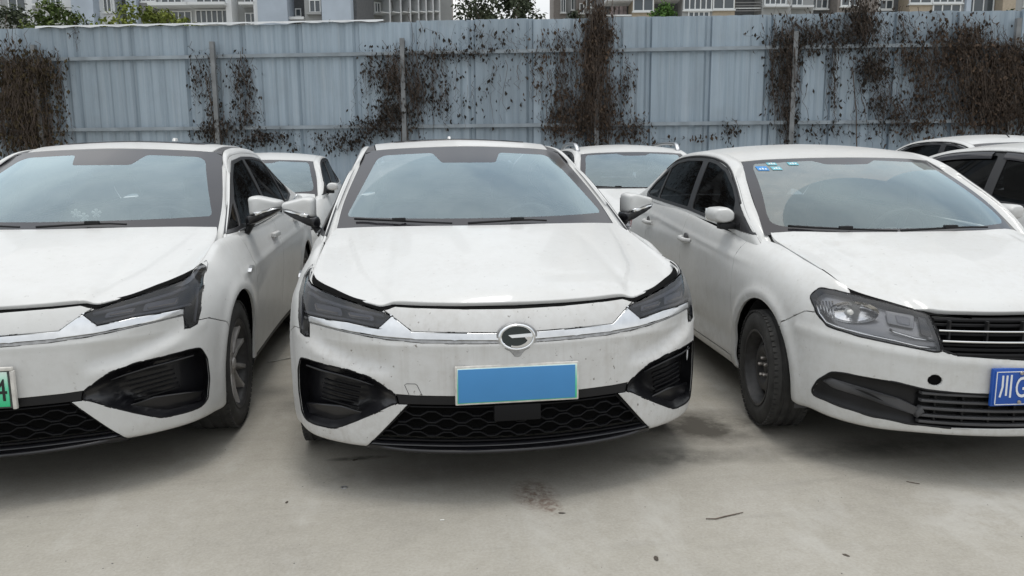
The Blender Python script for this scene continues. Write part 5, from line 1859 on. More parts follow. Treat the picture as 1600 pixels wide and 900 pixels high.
def fence_mat():
    m, nt, b = new_mat('blue grey coated sheet')
    tc = N_(nt, 'ShaderNodeTexCoord'); v = tc.outputs['Object']
    oi = N_(nt, 'ShaderNodeObjectInfo')
    add = nt.nodes.new('ShaderNodeVectorMath'); add.operation = 'ADD'
    nt.links.new(v, add.inputs[0]); nt.links.new(oi.outputs['Random'], add.inputs[1])
    st = noise_(nt, stretch_(nt, v, (9, 9, 0.35)), 1.0, 7, 0.65)
    st2 = noise_(nt, stretch_(nt, v, (34, 34, 0.8)), 1.0, 5, 0.6)
    bl = noise_(nt, v, 1.4, 6, 0.6)
    col = ramp_(nt, st, [(0.30, (0.250, 0.310, 0.362)), (0.5, (0.308, 0.378, 0.436)), (0.70, (0.360, 0.430, 0.490))])
    col = mix_(nt, math_(nt, 'MULTIPLY', ramp_(nt, st2, [(0.52, (0, 0, 0)), (0.74, (1, 1, 1))]), 0.40), col, (0.42, 0.465, 0.49))
    col = mix_(nt, math_(nt, 'MULTIPLY', ramp_(nt, bl, [(0.52, (0, 0, 0)), (0.75, (1, 1, 1))]), 0.35), col, (0.23, 0.26, 0.28))
    hv = nt.nodes.new('ShaderNodeHueSaturation')
    mr = N_(nt, 'ShaderNodeMapRange'); nt.links.new(oi.outputs['Random'], mr.inputs[0]); mr.inputs[3].default_value = 0.86; mr.inputs[4].default_value = 1.10
    nt.links.new(mr.outputs[0], hv.inputs['Value'])
    nt.links.new(col, hv.inputs['Color']); nt.links.new(hv.outputs[0], b.inputs['Base Color'])
    b.inputs['Roughness'].default_value = 0.48
    b.inputs['Metallic'].default_value = 0.15
    return m


M['sheet'] = fence_mat()
M['rail'] = simple('fence rail', (0.27, 0.31, 0.34), 0.5, metal=0.2, var=0.25, vscale=3)
M['post'] = simple('fence post', (0.20, 0.21, 0.215), 0.6, metal=0.2, var=0.35, vscale=5)
M['cap'] = simple('white flashing', (0.60, 0.62, 0.63), 0.5, var=0.2, vscale=4)

fence = empty('metal_fence', (0, 0, 0))
tag(fence, 'tall blue grey corrugated metal fence behind all the cars', 'fence')
PW = 0.947
prof = []                                            # (u, depth): broad flutes and one deep overlap rib
for k in range(4):
    a = k * PW / 4
    dp = 0.046 if k == 3 else 0.024
    w = PW / 4
    prof += [(a + 0.02, 0.0), (a + w * 0.50, 0.0), (a + w * 0.68, -dp), (a + w * 0.90, -dp)]
prof = [(0.001, -0.060), (0.0, 0.006)] + prof + [(PW + 0.003, -0.058)]
u_first, u_last = fence_uz(-260, 100)[0], fence_uz(1860, 100)[0]
n_pan = int((u_last - u_first) / PW) + 1
u_off = fence_uz(472, 60)[0]                       # a seam the photograph shows
k_first = -int((u_off - u_first) / PW) - 1
for k in range(k_first, k_first + n_pan + 2):
    u0 = u_off + k * PW
    V = []
    h = FTOP + random.uniform(-.012, .012)
    for z in (0.02, 1.0, 2.0, 3.0, h):
        for (u, d) in prof:
            wob = 0.004 * math.sin(u * 5 + k * 1.7 + z * 1.3) + random.uniform(-.0015, .0015)
            V.append(fxyz(u0 + u, z, d + wob - 0.02))
    n = len(prof)
    F = [(r * n + i, r * n + i + 1, (r + 1) * n + i + 1, (r + 1) * n + i) for r in range(4) for i in range(n - 1)]
    mk('fence_panel', V, F, M['sheet'], fence, angle=20)


def bar_on_fence(u0, u1, z0, z1, d0, d1):
    V = [fxyz(u, z, d) for z in (z0, z1) for d in (d0, d1) for u in (u0, u1)]
    F = [(0, 1, 3, 2), (4, 6, 7, 5), (0, 4, 5, 1), (2, 3, 7, 6), (0, 2, 6, 4), (1, 5, 7, 3)]
    return np.array(V), F


posts = [fence_uz(x, 66)[0] for x in (335, 630, 933, 1240)]
posts = [posts[0] - 6.1, posts[0] - 3.05] + posts + [fence_uz(1585, 45)[0], fence_uz(1585, 45)[0] + 3.1]
for i in range(len(posts)):
    u = posts[i]
    top = FPOST if i != 6 else FTOP - .15
    V, F = bar_on_fence(u - .035, u + .035, 0.0, top, .052, .125)
    mk('fence_post', V, F, M['post'], fence, smooth=False)
ends = [u_first] + posts + [u_last]
for zc in (FRAIL1, FRAIL2, 0.55):
    for a, b_ in zip(ends[:-1], ends[1:]):
        dz = random.uniform(-.006, .006)
        V, F = bar_on_fence(a, b_, zc - .028 + dz, zc + .028 + dz, .0, .0515)
        mk('fence_rail', V, F, M['rail'], fence, smooth=False)
ca, cb = fence_uz(57, 42)[0], fence_uz(600, 40)[0]
V = []; n = int((cb - ca) / .118)
for i in range(n + 1):
    u = ca + (cb - ca) * i / n
    dip = .045 - .030 * abs(((u - u_off) / (PW / 2)) % 1 - .5) * 2
    V += [fxyz(u, FTOP + .030, -.10), fxyz(u, FTOP + .026, .035), fxyz(u, FTOP + .026 - dip, .045)]
F = [(i * 3 + r, i * 3 + r + 1, i * 3 + r + 4, i * 3 + r + 3) for i in range(n) for r in range(2)]
mk('top_flashing', V, F, M['cap'], fence, smooth=False)


# ------------------------------------------------------------------ withered creepers on the fence
def leaf_mat(name, stops, sc=9.0):
    m, nt, b = new_mat(name)
    tc = N_(nt, 'ShaderNodeTexCoord')
    n = noise_(nt, tc.outputs['Object'], sc, 3, 0.7)
    nt.links.new(ramp_(nt, n, stops), b.inputs['Base Color'])
    b.inputs['Roughness'].default_value = 0.85
    b.inputs['Specular IOR Level'].default_value = 0.15
    return m


M['dry_leaf'] = leaf_mat('withered leaves', [(0.30, (0.016, 0.013, 0.011)), (0.48, (0.052, 0.038, 0.029)), (0.64, (0.105, 0.073, 0.050)), (0.80, (0.18, 0.13, 0.09))], 14)
M['dark_leaf'] = leaf_mat('dark hanging leaves', [(0.30, (0.012, 0.012, 0.012)), (0.55, (0.040, 0.034, 0.028)), (0.8, (0.095, 0.072, 0.052))], 12)
M['olive_leaf'] = leaf_mat('brown olive leaves', [(0.30, (0.016, 0.013, 0.010)), (0.48, (0.045, 0.034, 0.021)), (0.66, (0.085, 0.068, 0.034)), (0.82, (0.16, 0.125, 0.075))], 12)
M['stem'] = simple('dry stems', (0.10, 0.076, 0.060), 0.9, var=0.4, vscale=4)


def leaf_quads(c, dn, sd, nn, s, w, fold):
    n = len(c)
    V = np.stack([c, c + dn * (s * .5)[:, None] + (sd + nn * fold) * w[:, None], c + dn * s[:, None], c + dn * (s * .5)[:, None] + (nn * fold - sd) * w[:, None]], 1).reshape(-1, 3)
    k = np.arange(n) * 4
    return V, np.stack([k, k + 1, k + 2, k + 3], 1).tolist()


def unit(a):
    return a / (np.linalg.norm(a, axis=1)[:, None] + 1e-9)


def leaves_on_fence(clumps):
    n3 = np.array([FN[0], FN[1], 0.0]); o3 = np.array([FA[0], FA[1], 0.0])
    out = []
    for cx, cy, rx, ry, cnt, size, dep in clumps:
        cnt = int(cnt * .62)
        px = cx + rx * np.clip(rng.normal(0, .55, cnt), -1.4, 1.4); py = cy + ry * np.clip(rng.normal(0, .55, cnt), -1.2, 1.35)
        px = px + 5 * np.sin(py * .21 + cx) + 3 * np.sin(py * .55)
        d = AX[0][None] * ((px - 800) / FPX)[:, None] + AX[1][None] * ((py - 450) / FPX)[:, None] + AX[2][None]
        p = CAM_P + d * (((o3 - CAM_P) @ n3) / (d @ n3))[:, None]
        p = p[p[:, 2] > .05]; n = len(p)
        if not n: continue
        p = p + n3 * (.03 + dep * rng.random(n) ** 1.3)[:, None]
        s = size * rng.uniform(.45, 1.35, n)
        dn = unit(np.stack([rng.normal(0, .45, n), rng.normal(0, .45, n), -np.ones(n)], 1))
        sd = unit(np.cross(dn, rng.normal(0, 1, (n, 3))))
        out.append(leaf_quads(p, dn, sd, np.cross(dn, sd), s, s * rng.uniform(.17, .36, n), .4))
    return cat(out)


def stem_tube(pts, r):
    P = np.asarray(pts, float)
    V, F = [], []
    rr = r * (1 - .5 * np.arange(len(P)) / len(P))
    t = 2 * np.pi * np.arange(3) / 3
    V = (P[:, None] + rr[:, None, None] * (np.sin(t)[None, :, None] * FN_3 + np.cos(t)[None, :, None] * (FU_3 + np.array([0, 0, .3])))).reshape(-1, 3)
    for i in range(len(P) - 1):
        for k in range(3):
            k2 = (k + 1) % 3
            F.append((i * 3 + k, i * 3 + k2, i * 3 + 3 + k2, i * 3 + 3 + k))
    return V, F


FN_3 = np.array([FN[0], FN[1], 0]); FU_3 = np.array([FU[0], FU[1], 0])


def strand(pa, pb, sag=0.0, r=.005, dep=.05, n=10, jit=3.0):
    pts = []
    for i in range(n + 1):
        t = i / n
        px = pa[0] + (pb[0] - pa[0]) * t + random.gauss(0, jit) * (0 < i < n)
        py = pa[1] + (pb[1] - pa[1]) * t + sag * 4 * t * (1 - t) + random.gauss(0, jit * .5) * (0 < i < n)
        u, z = fence_uz(px, py)
        pts.append(fxyz(u, max(z, .0), dep + random.gauss(0, .012)))
    return pts


def creeper(label, clumps, strands, leaf, roots):
    cx = roots[0]
    u, _ = fence_uz(cx, 150)
    o = empty('creeper'); tag(o, label, 'creeper', 'withered creepers on the metal fence')
    parts = []; leafy = list(clumps)
    for a, b_, sag, lf in strands:
        pts = strand(a, b_, sag); parts.append(stem_tube(pts, .0045))
        for _ in range(lf):
            t = random.random()
            leafy.append((a[0] + (b_[0] - a[0]) * t, a[1] + (b_[1] - a[1]) * t + sag * 4 * t * (1 - t), 4, 6, 2, .07, .06))
    for cxx, cyy, rx, ry, cnt, size, dep in clumps:          # stems through each clump
        for _ in range(max(5, cnt // 7)):
            x = cxx + rx * max(-1.3, min(1.3, random.gauss(0, .55))); ym = cyy + ry * random.gauss(0, .4); hl_ = ry * random.uniform(.15, .75)
            parts.append(stem_tube(strand((x, ym - hl_), (x + random.gauss(0, rx * .3), ym + hl_), 0, .003, .03 + dep * random.random(), 7, 3), random.uniform(.0022, .0060)))
    for x in roots:                                          # woody stems from the ground
        pts = []
        x0 = x
        for i in range(9):
            uu, _ = fence_uz(x0, 150)
            pts.append(fxyz(uu, 2.1 * i / 8 * 1.35, .09 + random.gauss(0, .01)))
            x0 += random.gauss(0, 3)
        parts.append(stem_tube(pts, .014))
    V, F = cat(parts)
    mk('stems', V, F, M['stem'], o)['kind'] = 'stuff'
    V, F = leaves_on_fence(leafy)
    lo = mk('leaves', V, F, M[leaf], o, smooth=False)
    lo['kind'] = 'stuff'
    return o


creeper('dense brown creeper covering the fence at the far left', [(36, 165, 50, 72, 2700, .075, .22), (72, 112, 30, 28, 800, .075, .26), (15, 110, 30, 40, 500, .08, .2), (95, 150, 12, 50, 110, .06, .1), (60, 215, 45, 40, 900, .07, .15)],
        [((100, 130), (104, 200), 0, 8), ((112, 60), (125, 80), -25, 3), ((20, 60), (50, 75), 5, 6)], 'olive_leaf', [15, 30, 48, 66])
creeper('thin dark creeper round the post above the left saloon', [(310, 120, 13, 40, 90, .06, .06), (332, 150, 10, 60, 170, .06, .08), (380, 128, 20, 42, 240, .07, .08), (385, 185, 22, 34, 230, .06, .08), (332, 205, 24, 18, 330, .06, .12), (410, 216, 45, 14, 430, .06, .1), (350, 195, 14, 30, 120, .06, .08)],
        [((300, 92), (308, 168), 0, 16), ((318, 92), (330, 200), 0, 20), ((375, 90), (372, 205), 0, 18), ((392, 110), (405, 200), 0, 16), ((400, 140), (415, 195), 0, 8), ((296, 86), (345, 84), -6, 4), ((430, 205), (470, 232), 4, 14), ((112, 62), (124, 82), -20, 2)], 'dark_leaf', [336, 342])
creeper('creeper spreading from the post left of the middle roof', [(592, 112, 24, 34, 260, .06, .07), (618, 125, 20, 45, 520, .065, .14), (612, 175, 26, 26, 460, .065, .12), (648, 150, 14, 60, 420, .06, .1), (676, 120, 28, 50, 330, .065, .08), (690, 160, 20, 35, 110, .06, .06), (590, 198, 42, 16, 560, .06, .12), (540, 222, 40, 16, 300, .06, .08), (700, 85, 60, 10, 230, .06, .08), (760, 65, 50, 30, 130, .065, .05), (735, 150, 55, 50, 70, .07, .05)],
        [((560, 88), (640, 82), 3, 14), ((640, 82), (800, 60), 14, 40), ((660, 45), (720, 85), -10, 10), ((720, 45), (800, 75), -8, 14), ((700, 190), (790, 95), 0, 9), ((770, 95), (765, 205), 0, 9), ((790, 95), (785, 190), 0, 7), ((600, 195), (480, 228), 10, 34), ((712, 105), (725, 205), 0, 8), ((480, 215), (510, 232), -14, 8), ((575, 95), (570, 170), 0, 12), ((560, 120), (552, 175), 0, 4)], 'dark_leaf', [628, 636])
creeper('tall dense creeper climbing over the fence top above the grey roof rails', [(926, 110, 19, 92, 1900, .07, .2), (940, 60, 16, 42, 700, .07, .2), (910, 190, 32, 34, 700, .065, .16), (946, 178, 24, 50, 650, .065, .14), (875, 120, 26, 60, 330, .065, .07), (885, 175, 24, 45, 400, .06, .08), (860, 75, 40, 28, 210, .06, .05), (978, 125, 12, 34, 130, .06, .05), (985, 205, 30, 26, 330, .06, .1), (862, 195, 16, 34, 210, .06, .07), (835, 130, 20, 40, 70, .07, .05), (935, 22, 12, 12, 160, .06, .12)],
        [((905, 70), (800, 80), 18, 26), ((880, 55), (850, 90), -10, 8), ((950, 55), (985, 120), -14, 16), ((988, 112), (972, 158), 4, 16), ((955, 110), (1000, 225), -14, 30), ((860, 110), (870, 160), 8, 10), ((845, 110), (842, 150), 0, 8), ((1000, 218), (1170, 196), 6, 30), ((1000, 225), (1110, 212), 3, 22), ((968, 45), (965, 95), 0, 8)], 'dry_leaf', [918, 926, 934, 945])
creeper('patchy dark creeper on the fence above the compact saloon roof', [(1245, 62, 46, 34, 520, .065, .07), (1232, 105, 14, 60, 560, .065, .12), (1212, 120, 16, 80, 330, .06, .06), (1232, 185, 10, 50, 330, .06, .08), (1300, 55, 46, 36, 560, .065, .06), (1345, 35, 22, 40, 900, .065, .18), (1300, 130, 9, 70, 120, .06, .04), (1360, 105, 26, 26, 620, .065, .12), (1372, 165, 34, 46, 420, .06, .07), (1290, 205, 60, 20, 110, .06, .05), (1140, 205, 14, 18, 90, .06, .06), (1400, 55, 40, 40, 260, .065, .06)],
        [((1200, 60), (1208, 200), 0, 26), ((1260, 130), (1262, 215), 4, 8), ((1246, 90), (1240, 215), 0, 18), ((1302, 80), (1303, 190), 0, 24), ((1330, 60), (1322, 160), 0, 12), ((1160, 55), (1240, 75), -6, 16), ((1250, 190), (1330, 195), 8, 8), ((1375, 60), (1370, 140), 0, 12)], 'dark_leaf', [1236, 1243, 1350])
creeper('thick brown creeper matted over the fence at the far right', [(1548, 150, 62, 66, 3200, .075, .24), (1500, 85, 44, 36, 900, .07, .14), (1455, 130, 42, 62, 650, .065, .1), (1580, 90, 34, 26, 700, .075, .2), (1425, 185, 44, 34, 520, .06, .08), (1470, 55, 50, 30, 300, .065, .06), (1520, 55, 36, 30, 330, .065, .06), (1620, 150, 40, 70, 1200, .075, .2), (1420, 95, 24, 26, 260, .06, .07), (1700, 150, 60, 70, 900, .075, .2)],
        [((1440, 60), (1420, 190), 0, 20), ((1490, 40), (1540, 85), -8, 12), ((1400, 150), (1390, 225), 0, 10)], 'dry_leaf', [1500, 1530, 1570])


# ------------------------------------------------------------------ trees behind the fence
M['bark'] = simple('bark', (0.10, 0.08, 0.06), 0.9, var=0.4, vscale=10, bump=0.4, bscale=25)
M['leaf_green'] = leaf_mat('mid green leaves', [(0.28, (0.028, 0.045, 0.014)), (0.5, (0.07, 0.10, 0.03)), (0.75, (0.15, 0.17, 0.05))], 2.2)
M['leaf_yellow'] = leaf_mat('yellow green leaves', [(0.28, (0.05, 0.07, 0.015)), (0.5, (0.14, 0.17, 0.035)), (0.75, (0.26, 0.27, 0.07))], 2.2)
M['leaf_bright'] = leaf_mat('bright green leaves', [(0.28, (0.025, 0.055, 0.014)), (0.5, (0.07, 0.14, 0.03)), (0.75, (0.12, 0.2, 0.05))], 2.2)
M['leaf_dull'] = leaf_mat('dull grey green leaves', [(0.28, (0.022, 0.030, 0.020)), (0.5, (0.055, 0.068, 0.042)), (0.75, (0.11, 0.12, 0.075))], 2.2)


def tree(px, D, top_py, width_px, label, leafm, dens=1.0, leaf=.11, cat_='tree', name='tree', low=None):
    top = at_depth(px, top_py, D); base = np.array([top[0], top[1], 0.0])
    H = top[2]; w = width_px / FPX * D / 2
    o = empty(name, tuple(base)); tag(o, label, cat_, 'trees and shrubs behind the fence')
    parts = []
    zb = low if low is not None else H - max(1.6, 1.5 * w)
    parts.append(tube([(0, 0, 0), (.03, .02, zb * .5), (-.02, .03, zb), (0.02, 0, zb + (H - zb) * .6)], [.10, .085, .07, .03], 8))
    tips = []
    for k in range(11):
        a = 2 * math.pi * k / 11 + random.uniform(-.3, .3); z0 = zb * .85 + (H - zb) * random.uniform(0, .45)
        rr = w * random.uniform(.55, .95); z1 = z0 + (H - z0) * random.uniform(.3, .9)
        tip = np.array([rr * math.cos(a), rr * math.sin(a), z1])
        parts.append(tube([(0, 0, z0), tip * [.5, .5, 0] + np.array([0, 0, z0 + (z1 - z0) * .6]), tip], [.035, .022, .008], 5))
        tips.append(tip)
    V, F = cat(parts); mk('trunk', V, F, M['bark'], o, angle=50)
    zc = (zb + H) / 2; hh = (H - zb) / 2
    nc = int(46 * dens)
    cents = [t for t in tips]
    while len(cents) < nc:
        a, cz, r = random.uniform(0, 2 * math.pi), random.uniform(-1, 1), random.random() ** .5
        prof_ = math.sqrt(max(.05, 1 - cz * cz)) * random.uniform(.75, 1.08)
        cents.append(np.array([w * r * prof_ * math.cos(a), w * r * prof_ * math.sin(a), zc + hh * cz * .93]))
    c = np.repeat(np.array(cents), 70, axis=0); n = len(c)
    cr_ = np.repeat(w * rng.uniform(.10, .22, len(cents)) + .08, 70)
    d = unit(rng.normal(0, 1, (n, 3)) * [1, 1, .8])
    p = c + d * (cr_ * rng.random(n) ** .5)[:, None]
    nn = unit(d + rng.normal(0, .5, (n, 3)) + [0, 0, .5])
    t = unit(np.cross(nn, rng.normal(0, 1, (n, 3))))
    s = leaf * rng.uniform(.5, 1.2, n)
    V, F = leaf_quads(p, t, np.cross(nn, t), nn, s, s * .28, .2)
    cr = mk('crown', V, F, M[leafm], o, smooth=False)
    return o


tree(20, 17, 14, 170, 'dull green bushy tree at the far left behind the fence', 'leaf_dull', 1.2, .10)
tree(82, 16.5, 6, 105, 'green shrub top showing beside the far left window', 'leaf_green', .9, .10, 'shrub', 'shrub')
tree(208, 16, 8, 150, 'yellow green shrub standing out above the fence left', 'leaf_yellow', 1.0, .10, 'shrub', 'shrub')
tree(268, 16.5, 15, 80, 'small yellow green shrub right of the large one', 'leaf_yellow', .6, .09, 'shrub', 'shrub')
tree(446, 17, 26, 30, 'tiny dark shrub at the pale blue wall', 'leaf_dull', .35, .08, 'shrub', 'shrub')
tree(490, 17, 29, 34, 'small yellow shrub tip between the grey and blue walls', 'leaf_yellow', .4, .08, 'shrub', 'shrub')
tree(518, 17.2, 26, 20, 'slim dark shrub tip by the blue wall', 'leaf_dull', .3, .08, 'shrub', 'shrub')
tree(782, 24, -22, 140, 'open crowned tree against the white sky gap', 'leaf_dull', 1.7, .15)
tree(892, 20, 14, 50, 'small dark tree right of the sky gap', 'leaf_dull', .5, .10)
tree(1040, 16, 6, 48, 'bright green bush in front of the dark balcony', 'leaf_bright', .7, .08, 'shrub', 'shrub')
tree(1258, 16, 19, 18, 'little yellow plant tip above the creeper', 'leaf_yellow', .25, .07, 'shrub', 'shrub')
tree(1592, 16, 10, 36, 'green bush at the far right beyond the fence', 'leaf_green', .5, .09, 'shrub', 'shrub')


# ------------------------------------------------------------------ apartment blocks
M['wall_blue'] = simple('pale blue render', (0.40, 0.46, 0.53), 0.8, var=0.12, vscale=.8)
M['wall_white'] = simple('white render', (0.62, 0.64, 0.65), 0.8, var=0.1, vscale=.8)
M['wall_grey'] = simple('grey render', (0.30, 0.31, 0.31), 0.8, var=0.15, vscale=.8)
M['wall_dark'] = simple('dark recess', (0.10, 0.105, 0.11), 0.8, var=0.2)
M['wall_beige'] = simple('beige panel', (0.40, 0.34, 0.26), 0.8, var=0.1)
M['wall_brown'] = simple('brown grey tile', (0.22, 0.20, 0.185), 0.8, var=0.15)
M['pane'] = simple('window pane', (0.06, 0.075, 0.085), 0.06, coat=0.6)
M['frame_w'] = simple('white frame', (0.66, 0.68, 0.68), 0.5)
M['louver'] = simple('louvre', (0.20, 0.20, 0.20), 0.6)
M['cloth'] = simple('laundry', (0.24, 0.20, 0.20), 0.9, var=0.4, vscale=3)


class Facade:
    """flat front standing across the view at a distance; positions given along it in metres"""

    def __init__(s, name, label, D, x_ref, rot=0.0):
        p = at_depth(x_ref, 30, D)
        s.o = np.array([p[0], p[1], 0.0]); a = -YAW + rot
        s.u = np.array([math.cos(a), math.sin(a), 0.0]); s.n = np.array([s.u[1], -s.u[0], 0.0])
        s.root = empty(name, tuple(s.o)); s.root.rotation_euler = (0, 0, a); s.root.location = tuple(s.o)
        tag(s.root, label, 'building')

    def uz(s, px, py):
        d = ray_dir(px, py); t = ((s.o - CAM_P) @ s.n) / (d @ s.n); p = CAM_P + d * t
        return float((p - s.o) @ s.u), float(p[2])

    def box(s, name, x0, x1, z0, z1, d0, d1, mat, parent=None):
        """d measured towards the camera"""
        V, F = box(x0, x1, -d1, -d0, z0, z1)
        return mk(name, V, F, M[mat], parent or s.root, smooth=False)

    def wall(s, px0, px1, mat, d1=0.0, d0=-6.0, top=27.0):
        u0, u1 = s.uz(px0, 20)[0], s.uz(px1, 20)[0]
        return s.box('wall', u0, u1, 0, top, d0, d1, mat)

    def window(s, px0, px1, py0, py1, n, d=0.0, floors=(-1, 0, 1), sill=True, mull=0.06, hsplit=None):
        u0, z1 = s.uz(px0, py0); u1, z0 = s.uz(px1, py1)
        for f in floors:
            zz0, zz1 = z0 + f * 2.95, z1 + f * 2.95
            t = .06
            parts = [box(u0, u1, -d - t, -d + .02, zz1 - mull, zz1), box(u0, u1, -d - t, -d + .02, zz0, zz0 + mull)]
            for i in range(n + 1):
                x = u0 + (u1 - u0 - mull) * i / n
                parts.append(box(x, x + mull, -d - t + .002, -d + .02, zz0 + mull, zz1 - mull))
            if hsplit:
                zz = zz0 + (zz1 - zz0) * hsplit
                parts.append(box(u0 + mull, u1 - mull, -d - t + .004, -d + .02, zz, zz + mull * .8))
            V, F = cat(parts)
            w = mk('window', V, F, M['frame_w'], s.root, smooth=False)
            for i in range(n):
                x0 = u0 + (u1 - u0 - mull) * i / n + mull; x1 = u0 + (u1 - u0 - mull) * (i + 1) / n
                s.box('pane', x0, x1, zz0 + mull, zz1 - mull, d - .01, d + .012 + .012 * (i % 2), 'pane', w)
            if sill:
                s.box('sill', u0 - .05, u1 + .05, zz0 - .07, zz0 - .002, d - .02, d + .12, 'frame_w', w)

    def slab(s, name, px0, px1, py0, py1, mat, d0, d1, floors=(-1, 0, 1)):
        u0, z1 = s.uz(px0, py0); u1, z0 = s.uz(px1, py1)
        for f in floors: s.box(name, u0, u1, z0 + f * 2.95, z1 + f * 2.95, d0, d1, mat)


BL = Facade('apartment_block', 'pale blue and white apartment block behind the left half of the fence', 44, 300)
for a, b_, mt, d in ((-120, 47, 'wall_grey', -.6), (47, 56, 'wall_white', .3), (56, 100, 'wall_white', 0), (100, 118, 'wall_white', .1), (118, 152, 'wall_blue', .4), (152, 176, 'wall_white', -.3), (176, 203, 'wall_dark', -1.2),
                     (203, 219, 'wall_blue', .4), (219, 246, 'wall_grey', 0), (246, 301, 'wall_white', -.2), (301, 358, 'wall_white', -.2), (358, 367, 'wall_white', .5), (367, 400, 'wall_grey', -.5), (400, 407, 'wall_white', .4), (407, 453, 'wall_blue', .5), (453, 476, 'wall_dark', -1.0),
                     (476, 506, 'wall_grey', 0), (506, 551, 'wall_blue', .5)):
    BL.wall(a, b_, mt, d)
BL.window(2, 46, -6, 16, 3, -.58)
BL.window(-60, -8, -6, 16, 3, -.58)
BL.window(70, 97, -14, 8, 3, .02)
BL.slab('ledge', 57, 99, 8.5, 11, 'frame_w', .0, .5)
BL.window(156, 172, -12, 18, 2, -.28)
BL.window(219, 244, -26, 3, 3, .02)
BL.slab('louvre', 219, 244, 5, 18, 'louver', .0, .12)
BL.window(249, 284, -22, 8, 3, -.1); BL.window(247, 300, 17, 40, 5, -.1)
BL.slab('balcony', 241, 303, 8.5, 13, 'frame_w', -.18, .9)
BL.window(304, 354, -22, 7, 4, -.1); BL.window(304, 357, 15, 36, 6, -.1)
BL.slab('balcony', 301, 360, 8, 12, 'frame_w', -.18, .9)
BL.window(379, 399, 18, 38, 2, -.4); BL.window(377, 399, -20, 4, 2, -.4)
BL.slab('balcony', 376, 401, 5, 9, 'frame_w', -.48, .4)
BL.window(454, 465, 8, 34, 1, -.95, hsplit=.5)
BL.slab('balcony', 453, 476, 27, 31, 'wall_white', -.95, .2)
BL.window(483, 502, 0, 20, 2, .02)
BL.slab('ledge', 481, 504, 20.5, 24, 'wall_grey', .0, .35)
BL.wall(551, 556, 'wall_dark', -.3)

BM = Facade('apartment_tower', 'grey apartment tower with receding white balconies left of the sky gap', 52, 600, R(38))
u0 = BM.uz(556, 20)[0]
BMs = Facade('grey_gable', 'plain grey gable wall left of the white balconies', 50.5, 568)
BMs.wall(555.5, 579, 'wall_grey', 0, -3)
BM.wall(579.5, 706, 'wall_grey', 0, -5)
for k, x in enumerate((583, 601, 617, 631, 644, 656, 667)):
    w = max(7, 14 - k * 1.2)
    BM.slab('balcony', x, x + w * .95, 22 - k * .3, 25 - k * .3, 'frame_w', 0, 1.1)
    BM.slab('balcony', x, x + w * .95, -2 - k * .3, 1 - k * .3, 'frame_w', 0, 1.1, floors=(0, 1))
    BM.window(x + 1, x + w * .8, 3, 21, 2, .02, floors=(-1, 0, 1), mull=.08)
    BM.box('pier', BM.uz(x + w, 20)[0], BM.uz(x + w + 2.2, 20)[0], 0, 27, 0, 1.0, 'wall_white')
BF = Facade('far_tower', 'distant brown tower edge beside the sky gap', 95, 690)
BF.wall(676, 701, 'wall_brown', 0, -8, 60)
for k in range(3): BF.window(679 + k * 7.5, 683 + k * 7.5, 2, 16, 1, .02, floors=(-2, -1, 0, 1, 2), sill=False, mull=.12)
BF.window(680, 684, 22, 34, 1, .02, floors=(-2, -1, 0, 1), sill=False, mull=.12)

BG = Facade('grey_block', 'grey apartment block just right of the sky gap', 58, 905)
for a, b_, mt, d in ((865, 884, 'wall_brown', 0), (884, 900, 'wall_grey', -.4), (900, 914, 'wall_brown', .2), (914, 948, 'wall_grey', 0)): BG.wall(a, b_, mt, d)
BG.window(876, 884, -10, 20, 2, .02); BG.window(893, 898, -4, 14, 1, -.38); BG.window(905, 912, 6, 22, 1, .22); BG.window(916, 930, -8, 12, 2, .02); BG.window(932, 946, -8, 12, 2, .02)

BR = Facade('apartment_block', 'brownish apartment block with beige panels behind the right half of the fence', 40, 1250)
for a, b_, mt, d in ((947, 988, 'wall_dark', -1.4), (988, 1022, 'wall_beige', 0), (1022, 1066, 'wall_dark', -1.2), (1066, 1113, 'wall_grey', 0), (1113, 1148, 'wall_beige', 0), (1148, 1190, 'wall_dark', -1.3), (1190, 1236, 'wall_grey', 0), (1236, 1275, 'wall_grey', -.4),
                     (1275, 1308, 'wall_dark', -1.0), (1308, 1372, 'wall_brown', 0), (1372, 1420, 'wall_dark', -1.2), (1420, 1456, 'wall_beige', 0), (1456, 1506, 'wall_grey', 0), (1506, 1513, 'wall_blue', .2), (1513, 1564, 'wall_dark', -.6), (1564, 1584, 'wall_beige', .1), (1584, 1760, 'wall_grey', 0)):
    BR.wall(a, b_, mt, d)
BR.slab('balcony', 947, 988, -3, 1.5, 'wall_white', -1.3, .2)
BR.slab('railing', 948, 987, 23, 25, 'frame_w', -.1, .0)
for x, w in ((956, 4), (963, 5), (970, 6), (977, 4)): BR.slab('laundry', x, x + w, 7, 22, 'cloth', -.5, -.44, floors=(0,))
BR.window(989, 1021, -2, 18, 2, .02)
BR.slab('ledge', 1021, 1064, -4, -1, 'wall_white', -1.0, .1)
BR.window(1068, 1112, -6, 16, 5, .02); BR.window(1075, 1108, 18, 30, 4, .02, sill=False)
BR.window(1114, 1147, -6, 15, 2, .02)
for y in (3, 8, 12, 16): BR.slab('railing', 1149, 1189, y, y + 1, 'frame_w' if y == 12 else 'louver', -.1, -.04)
BR.window(1194, 1228, -2, 8, 4, .02); BR.slab('ledge', 1192, 1232, 9, 12, 'wall_white', 0, .3)
BR.window(1240, 1258, -8, 7, 2, -.38); BR.slab('ledge', 1238, 1272, 8, 11, 'wall_white', -.4, 0)
BR.window(1277, 1305, -8, 8, 3, -.98)
BR.window(1314, 1340, -10, 10, 2, .02)
BR.window(1380, 1412, -8, 8, 3, -1.18)
BR.window(1421, 1455, -12, 6, 2, .02)
BR.window(1457, 1503, -12, 5, 4, .02); BR.window(1457, 1500, 6.5, 20, 3, .02)
BR.window(1515, 1562, -12, 19, 3, -.58, sill=False)
